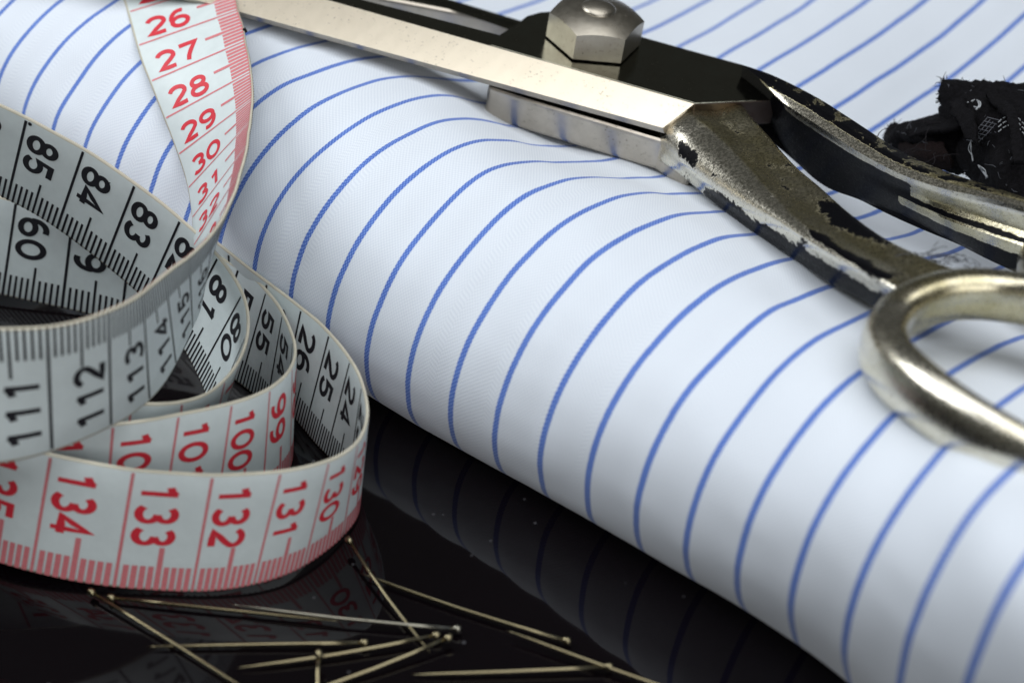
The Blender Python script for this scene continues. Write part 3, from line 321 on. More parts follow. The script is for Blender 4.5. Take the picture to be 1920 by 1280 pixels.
# tape: centimetre, tick edge xyz, plain edge xyz
TAPE = {
    '1': [
        (13.0, -7.85, -3.00, 0.10, -7.78, -2.84, 1.69),
        (13.5, -7.55, -3.29, 0.12, -7.40, -3.02, 1.69),
        (14.0, -7.23, -3.56, 0.14, -7.00, -3.19, 1.68),
        (14.5, -6.89, -3.80, 0.16, -6.59, -3.36, 1.67),
        (15.0, -6.53, -4.00, 0.17, -6.17, -3.51, 1.65),
        (15.5, -6.13, -4.17, 0.17, -5.72, -3.66, 1.63),
        (16.0, -5.68, -4.31, 0.15, -5.26, -3.79, 1.60),
        (16.5, -5.19, -4.41, 0.11, -4.78, -3.89, 1.57),
        (17.0, -4.68, -4.48, 0.08, -4.29, -3.97, 1.54),
        (17.5, -4.19, -4.51, 0.06, -3.82, -4.02, 1.54),
        (18.0, -3.76, -4.53, 0.06, -3.38, -4.05, 1.54),
        (18.5, -3.38, -4.51, 0.07, -2.97, -4.05, 1.56),
        (19.0, -3.05, -4.45, 0.09, -2.61, -4.03, 1.58),
        (19.5, -2.75, -4.34, 0.10, -2.32, -3.99, 1.61),
        (20.0, -2.50, -4.17, 0.09, -2.08, -3.91, 1.63),
        (20.5, -2.27, -3.94, 0.08, -1.91, -3.80, 1.64),
        (21.0, -2.09, -3.69, 0.06, -1.79, -3.64, 1.64),
        (21.5, -1.96, -3.42, 0.04, -1.72, -3.43, 1.63),
        (22.0, -1.92, -3.17, 0.03, -1.70, -3.17, 1.62),
        (22.5, -1.96, -2.92, 0.01, -1.73, -2.90, 1.60),
        (23.0, -2.07, -2.69, 0.00, -1.79, -2.63, 1.58),
        (23.5, -2.23, -2.47, -0.00, -1.87, -2.37, 1.56),
        (24.0, -2.40, -2.26, -0.00, -1.98, -2.11, 1.53),
        (24.5, -2.57, -2.05, -0.00, -2.12, -1.85, 1.52),
        (25.0, -2.73, -1.82, -0.00, -2.29, -1.59, 1.52),
        (25.5, -2.91, -1.56, -0.00, -2.48, -1.34, 1.53),
        (26.0, -3.10, -1.28, -0.01, -2.70, -1.10, 1.53),
        (26.5, -3.32, -0.98, -0.01, -2.94, -0.85, 1.54),
        (27.0, -3.54, -0.67, -0.01, -3.21, -0.58, 1.55),
        (27.5, -3.77, -0.35, -0.00, -3.50, -0.30, 1.57),
        (28.0, -4.01, -0.03, 0.01, -3.80, 0.01, 1.59),
        (28.5, -4.25, 0.30, 0.02, -4.10, 0.32, 1.61),
        (29.0, -4.49, 0.64, 0.03, -4.40, 0.64, 1.62),
        (29.5, -4.74, 0.97, 0.03, -4.70, 0.96, 1.63),
        (30.0, -4.98, 1.31, 0.03, -4.99, 1.28, 1.63),
        (30.5, -5.23, 1.65, 0.03, -5.28, 1.60, 1.63),
        (31.0, -5.48, 1.99, 0.03, -5.57, 1.92, 1.63),
        (31.5, -5.74, 2.33, 0.03, -5.85, 2.24, 1.63),
        (32.0, -5.99, 2.67, 0.03, -6.13, 2.56, 1.62),
    ],
    '2': [
        (45.0, -7.26, -3.33, 0.33, -7.17, -3.63, 1.90),
        (45.5, -6.85, -3.44, 0.28, -6.74, -3.63, 1.87),
        (46.0, -6.44, -3.54, 0.25, -6.31, -3.62, 1.84),
        (46.5, -6.05, -3.63, 0.23, -5.87, -3.60, 1.82),
        (47.0, -5.66, -3.70, 0.21, -5.44, -3.57, 1.79),
        (47.5, -5.28, -3.75, 0.21, -5.01, -3.52, 1.77),
        (48.0, -4.92, -3.78, 0.23, -4.60, -3.46, 1.76),
        (48.5, -4.57, -3.77, 0.24, -4.22, -3.39, 1.76),
        (49.0, -4.24, -3.72, 0.26, -3.87, -3.30, 1.77),
        (49.5, -3.92, -3.64, 0.26, -3.56, -3.21, 1.77),
        (50.0, -3.63, -3.51, 0.24, -3.29, -3.10, 1.76),
        (50.5, -3.36, -3.34, 0.20, -3.07, -2.97, 1.74),
        (51.0, -3.13, -3.11, 0.15, -2.90, -2.80, 1.71),
        (51.5, -2.96, -2.85, 0.10, -2.77, -2.59, 1.68),
        (52.0, -2.87, -2.55, 0.06, -2.70, -2.35, 1.64),
        (52.5, -2.87, -2.24, 0.03, -2.68, -2.08, 1.61),
        (53.0, -2.96, -1.93, 0.01, -2.72, -1.81, 1.59),
        (53.5, -3.10, -1.64, 0.00, -2.81, -1.53, 1.57),
        (54.0, -3.29, -1.37, -0.00, -2.92, -1.25, 1.55),
        (54.5, -3.49, -1.13, -0.01, -3.05, -0.97, 1.52),
        (55.0, -3.72, -0.90, -0.01, -3.21, -0.69, 1.48),
        (55.5, -3.97, -0.69, -0.01, -3.40, -0.41, 1.46),
        (56.0, -4.25, -0.46, -0.01, -3.66, -0.14, 1.44),
        (56.5, -4.54, -0.24, -0.00, -4.00, 0.12, 1.45),
        (57.0, -4.87, -0.01, -0.00, -4.39, 0.35, 1.48),
        (57.5, -5.23, 0.20, 0.00, -4.81, 0.54, 1.51),
        (58.0, -5.63, 0.39, 0.01, -5.25, 0.69, 1.54),
        (58.5, -6.07, 0.55, 0.03, -5.69, 0.82, 1.56),
        (59.0, -6.54, 0.68, 0.06, -6.12, 0.92, 1.58),
        (59.5, -7.01, 0.79, 0.09, -6.55, 1.03, 1.60),
        (60.0, -7.45, 0.90, 0.12, -6.97, 1.16, 1.62),
        (60.5, -7.85, 1.02, 0.14, -7.40, 1.30, 1.65),
        (61.0, -8.22, 1.18, 0.15, -7.82, 1.47, 1.68),
    ],
    '3': [
        (74.0, -6.33, -2.92, 0.34, -5.91, -3.09, 1.87),
        (74.5, -5.94, -3.04, 0.30, -5.52, -3.08, 1.84),
        (75.0, -5.56, -3.11, 0.27, -5.14, -3.08, 1.81),
        (75.5, -5.19, -3.14, 0.24, -4.79, -3.09, 1.79),
        (76.0, -4.85, -3.12, 0.20, -4.46, -3.10, 1.76),
        (76.5, -4.53, -3.03, 0.17, -4.17, -3.09, 1.73),
        (77.0, -4.26, -2.88, 0.15, -3.90, -3.02, 1.70),
        (77.5, -4.06, -2.67, 0.14, -3.66, -2.87, 1.67),
        (78.0, -3.93, -2.40, 0.15, -3.47, -2.62, 1.67),
        (78.5, -3.89, -2.11, 0.19, -3.33, -2.28, 1.69),
        (79.0, -3.93, -1.81, 0.26, -3.28, -1.89, 1.72),
        (79.5, -4.04, -1.50, 0.34, -3.31, -1.52, 1.77),
        (80.0, -4.19, -1.20, 0.42, -3.41, -1.19, 1.83),
        (80.5, -4.36, -0.91, 0.52, -3.57, -0.91, 1.92),
        (81.0, -4.55, -0.64, 0.64, -3.77, -0.67, 2.04),
        (81.5, -4.77, -0.40, 0.78, -4.01, -0.46, 2.19),
        (82.0, -5.01, -0.20, 0.94, -4.28, -0.29, 2.36),
        (82.5, -5.28, -0.03, 1.11, -4.56, -0.14, 2.54),
        (83.0, -5.57, 0.12, 1.30, -4.86, -0.02, 2.73),
        (83.5, -5.88, 0.27, 1.50, -5.18, 0.10, 2.93),
        (84.0, -6.20, 0.41, 1.69, -5.50, 0.21, 3.11),
        (84.5, -6.53, 0.54, 1.86, -5.85, 0.31, 3.28),
        (85.0, -6.87, 0.65, 2.00, -6.22, 0.43, 3.44),
        (85.5, -7.21, 0.75, 2.12, -6.61, 0.54, 3.59),
        (86.0, -7.56, 0.84, 2.23, -7.01, 0.66, 3.72),
        (86.5, -7.92, 0.92, 2.32, -7.43, 0.78, 3.84),
    ],
    '4': [
        (108.5, -6.99, -3.44, 3.33, -7.08, -4.40, 2.06),
        (109.0, -6.58, -3.58, 3.41, -6.66, -4.43, 2.05),
        (109.5, -6.17, -3.70, 3.47, -6.24, -4.42, 2.04),
        (110.0, -5.73, -3.79, 3.50, -5.83, -4.38, 2.02),
        (110.5, -5.30, -3.83, 3.52, -5.45, -4.28, 1.99),
        (111.0, -4.89, -3.81, 3.53, -5.10, -4.13, 1.98),
        (111.5, -4.56, -3.72, 3.54, -4.80, -3.93, 1.97),
        (112.0, -4.31, -3.56, 3.54, -4.55, -3.71, 1.95),
        (112.5, -4.15, -3.37, 3.50, -4.37, -3.47, 1.91),
        (113.0, -4.05, -3.16, 3.45, -4.24, -3.18, 1.85),
        (113.5, -3.98, -2.96, 3.41, -4.13, -2.85, 1.82),
        (114.0, -3.89, -2.77, 3.39, -4.06, -2.51, 1.81),
        (114.5, -3.80, -2.58, 3.37, -4.00, -2.19, 1.83),
        (115.0, -3.69, -2.39, 3.35, -3.96, -1.90, 1.85),
        (115.5, -3.58, -2.18, 3.35, -3.92, -1.66, 1.87),
        (116.0, -3.48, -1.95, 3.36, -3.91, -1.43, 1.90),
        (116.5, -3.40, -1.70, 3.38, -3.93, -1.21, 1.94),
        (117.0, -3.35, -1.42, 3.40, -3.98, -0.99, 1.99),
        (117.5, -3.31, -1.14, 3.42, -4.04, -0.77, 2.04),
        (118.0, -3.30, -0.85, 3.44, -4.11, -0.54, 2.09),
        (118.5, -3.29, -0.56, 3.45, -4.16, -0.30, 2.13),
        (119.0, -3.29, -0.29, 3.46, -4.21, -0.04, 2.16),
        (119.5, -3.31, -0.03, 3.47, -4.27, 0.22, 2.20),
        (120.0, -3.32, 0.23, 3.48, -4.34, 0.49, 2.27),
        (120.5, -3.34, 0.48, 3.49, -4.43, 0.76, 2.35),
        (121.0, -3.36, 0.74, 3.50, -4.54, 1.02, 2.46),
        (121.5, -3.40, 1.03, 3.52, -4.66, 1.29, 2.57),
        (122.0, -3.46, 1.36, 3.54, -4.79, 1.56, 2.69),
        (122.5, -3.54, 1.74, 3.56, -4.93, 1.86, 2.80),
        (123.0, -3.65, 2.17, 3.55, -5.08, 2.19, 2.90),
        (123.5, -3.76, 2.67, 3.52, -5.24, 2.55, 2.97),
        (124.0, -3.91, 3.20, 3.47, -5.39, 2.94, 3.04),
        (124.5, -4.05, 3.75, 3.42, -5.54, 3.37, 3.08),
        (125.0, -4.22, 4.29, 3.37, -5.69, 3.81, 3.11),
        (125.5, -4.38, 4.81, 3.30, -5.85, 4.25, 3.14),
        (126.0, -4.55, 5.28, 3.23, -6.02, 4.68, 3.16),
        (126.5, -4.71, 5.71, 3.17, -6.19, 5.09, 3.16),
        (127.0, -4.88, 6.11, 3.11, -6.35, 5.49, 3.14),
        (127.5, -5.04, 6.50, 3.07, -6.52, 5.88, 3.10),
        (128.0, -5.21, 6.88, 3.04, -6.68, 6.26, 3.04),
    ],
}

# ================================================================== table
tv = []
def table():
    x0, x1, y0, y1 = -60, 60, -40, 70
    v = [(x0, y0, 0), (x1, y0, 0), (x1, y1, 0), (x0, y1, 0), (x0, y0, -2), (x1, y0, -2), (x1, y1, -2), (x0, y1, -2)]
    f = [(0, 1, 2, 3), (7, 6, 5, 4), (0, 4, 5, 1), (1, 5, 6, 2), (2, 6, 7, 3), (3, 7, 4, 0)]
    o = mesh_obj('table_top', v, f, M['table'])
    o['kind'] = 'structure'
    return o
table()

# ================================================================== striped cloth
TH = math.radians(46.0)
SDIR = np.array([math.cos(TH), math.sin(TH), 0]); ADIR = np.array([math.sin(TH), -math.cos(TH), 0])
A0, SP = -5.116, 0.701
def catrow(P, i, t):
    n = len(P)
    p0, p1, p2, p3 = P[max(i-1, 0)], P[i], P[min(i+1, n-1)], P[min(i+2, n-1)]
    return .5*((2*p1)+(-p0+p2)*t+(2*p0-5*p1+4*p2-p3)*t*t+(-p0+3*p1-3*p2+p3)*t**3)
def cloth():
    G = np.array(CLOTH, dtype=float).reshape(len(CLOTH), -1, 2)
    nk = G.shape[0]
    D = 7                       # columns per stripe
    rows = []
    ks = []
    for i in range(nk-1):
        for j in range(D):
            rows.append(catrow(G, i, j/D)); ks.append(K0+i+j/D)
    rows.append(G[-1]); ks.append(K0+nk-1)
    # refine along the profile
    fine = []
    for r in rows:
        out = []
        for i in range(len(r)-1):
            for j in range(3):
                out.append(catrow(r, i, j/3))
        out.append(r[-1])
        fine.append(np.array(out))
    fine = np.array(fine)
    V, UVS = [], []
    for r, k in zip(fine, ks):
        d = np.r_[0, np.cumsum(np.hypot(*np.diff(r, axis=0).T))]
        ic = int(np.argmax(r[:, 1]))
        for q, (s, z) in enumerate(r):
            p = SDIR*s + ADIR*(A0+SP*k)
            w = min(1.0, z/.6)
            nz = noise.noise(Vector((p[0]*.5, p[1]*.5, z*.5)))*.035 + noise.noise(Vector((p[0]*1.4+7, p[1]*1.4, z*1.4)))*.019 + noise.noise(Vector((k*1.1+3, s*.35, 5)))*.03
            # faint pucker between the stripes
            pk = .014*math.cos(2*math.pi*(k-.32))*w*(1 if q < ic+20 else .3)
            p = p + np.array([0, 0, max(.03, z)+nz*w]) + (np.array([0, 0, 1.0])-SDIR*.6)*pk
            V.append(p); UVS.append((k, (d[q]-d[ic])/SP))
    n = fine.shape[1]
    F = []
    for i in range(len(ks)-1):
        for j in range(n-1):
            F.append((i*n+j, (i+1)*n+j, (i+1)*n+j+1, i*n+j+1))
    o = mesh_obj('striped_cloth', V, F, M['cloth'], smooth=True, uvs=UVS)
    s = o.modifiers.new('thickness', 'SOLIDIFY'); s.thickness = .03*SC; s.offset = -1
    tag(o, 'white cotton cloth with thin blue stripes, folded into a soft roll on the black table', 'cloth')
    return o
cloth()

# ================================================================== tape measure
WT = 1.6
def seg_join(a, b, n):
    """Hermite bridge between two runs (outside the frame)"""
    ta, tb = (a[-1]-a[-2])/(a[-1][0]-a[-2][0]), (b[1]-b[0])/(b[1][0]-b[0][0])
    L = b[0][0]-a[-1][0]
    out = []
    for i in range(1, n):
        t = i/n
        h00, h10, h01, h11 = 2*t**3-3*t*t+1, t**3-2*t*t+t, -2*t**3+3*t*t, t**3-t*t
        r = h00*a[-1]+h10*L*ta+h01*b[0]+h11*L*tb
        r[0] = a[-1][0]+L*t
        c = (r[1:4]+r[4:7])/2; d = r[1:4]-r[4:7]; d *= WT/np.linalg.norm(d)
        r[1:4] = c+d/2; r[4:7] = c-d/2
        m = min(r[3], r[6])
        if m < .02:
            r[3] += .02-m; r[6] += .02-m
        out.append(r)
    return out
def tape_rows():
    R = {k: [np.array(r, dtype=float) for r in v] for k, v in TAPE.items()}
    runs = [R['1'], R['2'], R['3'], R['4']]
    rows = []
    # free end beyond the frame
    a = runs[0]
    for j in range(8, 0, -1):
        r = a[0]+(a[0]-a[2])/2*j; r[3] = max(r[3], .02); rows.append(r)
    for i, run in enumerate(runs):
        if i:
            L = run[0][0]-rows[-1][0]
            rows += seg_join(rows[-3:], run, int(round(L*2)))
        rows += run
    a = runs[-1]
    for j in range(1, 9):
        rows.append(a[-1]+(a[-1]-a[-3])/2*j)
    return np.array(rows)
TR = tape_rows()
TR[:, 3] = np.maximum(TR[:, 3], .012); TR[:, 6] = np.maximum(TR[:, 6], .012)
TB = TR[:, 0]
def tape_at(b):
    i = int(np.clip(np.searchsorted(TB, b)-1, 0, len(TB)-2))
    t = (b-TB[i])/(TB[i+1]-TB[i])
    r = catrow(TR, i, t)
    return r[1:4], r[4:7]
def tape_pt(b, w, side, off):
    """b: centimetre on the black scale, w: 0 plain edge .. 1 tick edge, side +1 black face, -1 red face"""
    T, N = tape_at(b)
    T2, N2 = tape_at(b+.05); T1, N1 = tape_at(b-.05)
    db = (T2-T1)*w+(N2-N1)*(1-w)
    n = np.cross(T-N, db)
    n /= np.linalg.norm(n)
    return N+(T-N)*w + n*side*off*BLACKSIGN
BLACKSIGN = 1
_p, _q = tape_pt(25, .5, 1, 0), tape_pt(25, .5, 1, .1)
if (CAM-_p)@(_q-_p) < 0:
    BLACKSIGN = -1
HT = .021
tape = thing('tape_measure', (-5, -1, 0), 'white tailor\'s tape measure, loosely coiled, red and black centimetre scales on its two faces', 'tape measure')
def build_ribbon():
    bs = np.arange(TB[0], TB[-1]-.01, .125)
    ws = [0, .02, .25, .5, .75, .98, 1]
    V, F, FM = [], [], []
    for b in bs:
        for w in ws:
            V.append(tape_pt(b, w, 1, HT if 0 < w < 1 else HT*.45))
        for w in ws[::-1]:
            V.append(tape_pt(b, w, -1, HT if 0 < w < 1 else HT*.45))
    m = len(ws)*2
    for i in range(len(bs)-1):
        for j in range(m):
            k = (j+1) % m
            F.append((i*m+j, i*m+k, (i+1)*m+k, (i+1)*m+j))
            FM.append(1 if j in (0, len(ws)-2, len(ws)-1, len(ws), m-2, m-1) else 0)
    F.append(tuple(range(m-1, -1, -1))); FM.append(1)
    F.append(tuple((len(bs)-1)*m+j for j in range(m))); FM.append(1)
    o = mesh_obj('ribbon', V, F, [M['tape'], M['tape_edge']], tape, smooth=True, fmat=FM)
    recalc(o)
    return o
build_ribbon()

def arc(cx, cy, rx, ry, a0, a1, n=14):
    return [(cx+rx*math.cos(math.radians(a0+(a1-a0)*i/n)), cy+ry*math.sin(math.radians(a0+(a1-a0)*i/n))) for i in range(n+1)]
# digits in a box 0..1 wide, 0..1 high: list of strokes (points, closed)
DIG = {
    '0': [(arc(.5, .5, .40, .44, 90, 450, 28)[:-1], True)],
    '1': [([(.58, .95), (.58, .5), (.58, .03)], False), ([(.58, .90), (.44, .80), (.24, .74)], False)],
    '2': [(arc(.5, .70, .38, .25, 165, -20, 14)+[(.70, .47), (.42, .28), (.16, .08), (.5, .06), (.88, .06)], False)],
    '3': [(arc(.48, .73, .34, .22, 150, -75, 14)+[(.50, .515)], False), ([(.50, .515)]+arc(.48, .28, .38, .235, 75, -150, 16), False)],
    '4': [([(.70, .03), (.70, .5), (.70, .95), (.40, .60), (.10, .28), (.5, .28), (.94, .28)], False)],
    '5': [([(.84, .94), (.5, .94), (.24, .94), (.19, .50)]+arc(.48, .32, .37, .26, 130, -150, 16), False)],
    '6': [(arc(.50, .31, .36, .26, 0, 360, 22)[:-1], True), (arc(.56, .50, .44, .45, 72, 190, 12), False)],
    '7': [([(.12, .93), (.5, .93), (.88, .93), (.62, .55), (.48, .28), (.42, .03)], False)],
    '8': [(arc(.5, .73, .31, .215, -90, 270, 22)[:-1], True), (arc(.5, .27, .38, .235, 90, 450, 24)[:-1], True)],
    '9': [(arc(.50, .69, .36, .26, 0, 360, 22)[:-1], True), (arc(.44, .50, .44, .45, -108, 10, 12), False)],
}
def stroke(pts, closed, hw):
    P = [np.array(p) for p in pts]
    n = len(P)
    L, R = [], []
    for i in range(n):
        a = P[(i-1) % n] if (closed or i > 0) else P[i]
        b = P[(i+1) % n] if (closed or i < n-1) else P[i]
        d1 = P[i]-a; d2 = b-P[i]
        d1 = d1/(np.linalg.norm(d1)+1e-9); d2 = d2/(np.linalg.norm(d2)+1e-9)
        t = d1+d2; t = t/(np.linalg.norm(t)+1e-9)
        c = max(.55, abs(t @ (d1 if np.linalg.norm(d1) > .5 else d2)))
        nn = np.array([-t[1], t[0]])*hw/c
        L.append(P[i]+nn); R.append(P[i]-nn)
    return L, R
def printed_number(num, side):
    txt = str(num)
    gw = .225 if len(txt) == 2 else .185          # digit pitch across the tape (fraction of width)
    w0 = .125 if len(txt) == 2 else .085
    V, F = [], []
    for ci, ch in enumerate(txt):
        for pts, closed in DIG[ch]:
            L, R = stroke(pts, closed, .108)
            base = len(V)
            for l, r in zip(L, R):
                for q in (l, r):
                    w = w0+ci*gw+q[0]*gw*.92
                    along = .12+q[1]*.50
                    n = num-along
                    b = n if side > 0 else 150-n
                    V.append(tape_pt(b, w, side, HT+.004))
            m = len(L)
            for i in range(m if closed else m-1):
                j = (i+1) % m
                F.append((base+2*i, base+2*i+1, base+2*j+1, base+2*j))
    return mesh_obj('printed_number', V, F, M['black'] if side > 0 else M['red'], tape)
def strip_quad(V, F, b, hw, w0, w1, side, nseg):
    base = len(V)
    for i in range(nseg+1):
        w = w0+(w1-w0)*i/nseg
        for s in (-1, 1):
            V.append(tape_pt(b+s*hw, w, side, HT+.004))
    for i in range(nseg):
        F.append((base+2*i, base+2*i+1, base+2*i+3, base+2*i+2))
def prints(b0, b1):
    for side in (1, -1):
        V, F, V2, F2 = [], [], [], []
        for mm in range(int(b0*10), int(b1*10)+1):
            b = mm/10
            if mm % 10 == 0:
                V1, F1 = [], []
                strip_quad(V1, F1, b, .024 if side > 0 else .021, .03, .995, side, 10)
                mesh_obj('centimetre_line', V1, F1, M['black'] if side > 0 else M['redtick'], tape)
            else:
                strip_quad(V, F, b, .021 if side > 0 else .035, .63 if mm % 5 == 0 else (.76 if side > 0 else .795), .995, side, 3)
        o = mesh_obj('millimetre_marks', V, F, M['black'] if side > 0 else M['redtick'], tape)
        o['kind'] = 'stuff'
        for c in range(int(math.ceil(b0))+1, int(b1)+1):
            num = c if side > 0 else 150-c+1
            printed_number(num, side)
for b0, b1 in ((13, 33), (44, 62), (73, 88), (106, 130)):
    prints(b0, b1)
# ink speck beside the 85 line and the grubby nicks on the edge by the 27
def speck(b, w, r, side):
    V = [tape_pt(b+r*math.cos(a), w+r*.55*math.sin(a), side, HT+.005) for a in np.linspace(0, 2*math.pi, 10)[:-1]]
    mesh_obj('ink_speck', V, [tuple(range(9))], M['black'], tape)
speck(84.93, .045, .035, 1)
speck(83.4, .16, .012, 1)
def nicks():
    rnd = random.Random(4)
    V, F = [], []
    for i in range(26):
        b = rnd.choice((rnd.uniform(122.55, 122.95), rnd.uniform(123.35, 123.75)))
        L, w = rnd.uniform(.01, .035), rnd.uniform(.985, 1.015)
        base = len(V)
        for db, dw in ((-L, -.012), (L, -.012), (L, .016), (-L, .016)):
            for s in (1, -1):
                V.append(tape_pt(b+db, w+dw, s, HT+.006))
        F += [(base+x for x in q) for q in ((0, 2, 4, 6), (1, 7, 5, 3), (0, 1, 3, 2), (2, 3, 5, 4), (4, 5, 7, 6), (6, 7, 1, 0))]
    o = mesh_obj('frayed_nicks', V, [tuple(q) for q in F], M['black'], tape)
    o['kind'] = 'stuff'
nicks()
# ================================================================== tailor's shears
gx = -0.125
PN = np.array([-gx, 0, 1.0]); PN /= np.linalg.norm(PN)
NUTC = onz(1120, 84, 2.86)
PC = PN@NUTC                               # plane of the upper blade's top face
def onp(u, v, drop=0.0):
    return onplane(u, v, PN, PC-drop)
shears = thing('tailor_shears', NUTC-PN*.9, 'large old steel tailor\'s shears with hexagonal pivot nut and chipped black handles', 'shears')

def prism(name, top, bot, mats, fm_side=0, fm_top=0, parent=None):
    n = len(top)
    V = list(top)+list(bot)
    F = [tuple(range(n)), tuple(range(2*n-1, n-1, -1))]+[(i, n+i, n+(i+1) % n, (i+1) % n) for i in range(n)]
    FM = [fm_top, fm_side]+[fm_side]*n
    o = mesh_obj(name, V, F, mats, parent, fmat=FM)
    recalc(o)
    return o
def lerp(a, b, t): return a+(b-a)*t
def upper_blade():
    TH_ = .36
    # top face outline, heel -> tip along the bevel, back along the spine
    hb, t0 = onp(1302, 195), onp(613, 0)
    dirb = (t0-hb)/np.linalg.norm(t0-hb)
    f0, f1 = onp(933, 65), onp(680, 0)
    dirf = (f1-f0)/np.linalg.norm(f1-f0)
    kd = .20
    k0, k1 = onp(1243, 240, kd), onp(400, 9, kd)
    dirk = (k1-k0)/np.linalg.norm(k1-k0)
    LT = 17.0
    # stations along the blade
    V, F, FM = [], [], []
    ts = np.r_[np.linspace(0, 9, 30), np.linspace(9.5, LT, 14)]
    Lf = None
    def spine(t):
        # point on the spine with the same distance along dirb
        base = hb+dirb*t
        s = ((base-f0)@dirb)/(dirf@dirb)
        return f0+dirf*s
    side = np.cross(PN, dirb)
    outline = [onp(*p) for p in ((937, 65), (965, 48), (988, 30), (1012, 23), (1040, 21), (1110, 30), (1207, 70), (1300, 96), (1395, 122), (1458, 188), (1302, 195))]
    inw = side if (f0-hb)@side > 0 else -side
    outline += [onp(1298, 194)+inw*.012, hb+dirb*float((onp(933, 65)-hb)@dirb)+inw*.012]
    # 1) the tapered blade as a loft
    tend = float((onp(933, 65)-hb)@dirb)
    for t in ts:
        tt = t
        B = hb+dirb*tt
        sK = ((B-k0)@dirb)/(dirk@dirb)
        Kp = k0+dirk*max(sK, 0)
        far = spine(tt) if tt > tend else B+side*0
        if tt <= tend:
            # inside the boss: the far edge follows the body outline
            far = B+(-side if (f0-hb)@side < 0 else side)*abs((f0-hb)@side)*1.0
        if tt > 9:
            q = (tt-9)/(LT-9)
            far = lerp(far, B, q*.9); Kp = lerp(Kp, lerp(B, Kp, .4), q)
        V += [far, B, Kp, Kp-PN*.11-((Kp-B)-PN*((Kp-B)@PN))*.10, far-PN*TH_]
    n = 5
    for i in range(len(ts)-1):
        for j in range(n):
            k = (j+1) % n
            F.append((i*n+j, i*n+k, (i+1)*n+k, (i+1)*n+j)); FM.append({0: 0, 1: 1, 2: 2, 3: 2, 4: 2}[j])
    F.append(tuple(range(n))); FM.append(2)
    F.append(tuple((len(ts)-1)*n+j for j in range(n-1, -1, -1))); FM.append(2)
    o = mesh_obj('upper_blade', V, F, [M['blade_top'], M['blade_bevel'], M['blade_side']], shears, fmat=FM)
    recalc(o)
    bevel(o, .012, 2, 25)
    # 2) pivot boss and heel block
    top = [p+PN*.004 for p in outline]
    bot = [p-PN*.40 for p in outline]
    b = prism('pivot_boss', top, bot, [M['blade_top'], M['boss_side']], 1, 0, shears)
    bevel(b, .02, 2, 25)
upper_blade()

def lower_blade():
    d0 = .42
    px = [(915, 163), (1000, 190), (1120, 226), (1240, 262), (1300, 300), (1420, 215), (1330, 150), (1200, 92), (977, 42)]
    top = [onp(u, v, d0) for u, v in px]
    a, b = onp(977, 42, d0), onp(843, 0, d0)
    dr = (b-a)/np.linalg.norm(b-a)
    c, e = onp(973, 44, d0), onp(743, 0, d0)
    dl = (e-c)/np.linalg.norm(e-c)
    tip = c+dl*15
    top += [a+dr*5, a+dr*10, tip, c+dl*8, c+dl*3, c, onp(935, 75, d0)]
    bot = [p-PN*.52 for p in top]
    n = len(top)
    # small bevel strip along the near edge
    V = list(top)+list(bot)
    F = [tuple(range(n)), tuple(range(2*n-1, n-1, -1))]+[(i, n+i, n+(i+1) % n, (i+1) % n) for i in range(n)]
    o = mesh_obj('lower_blade', V, F, [M['blade_side'], M['blade_top']], shears, fmat=[1, 0]+[0]*n)
    recalc(o)
    bevel(o, .07, 3, 30)
lower_blade()

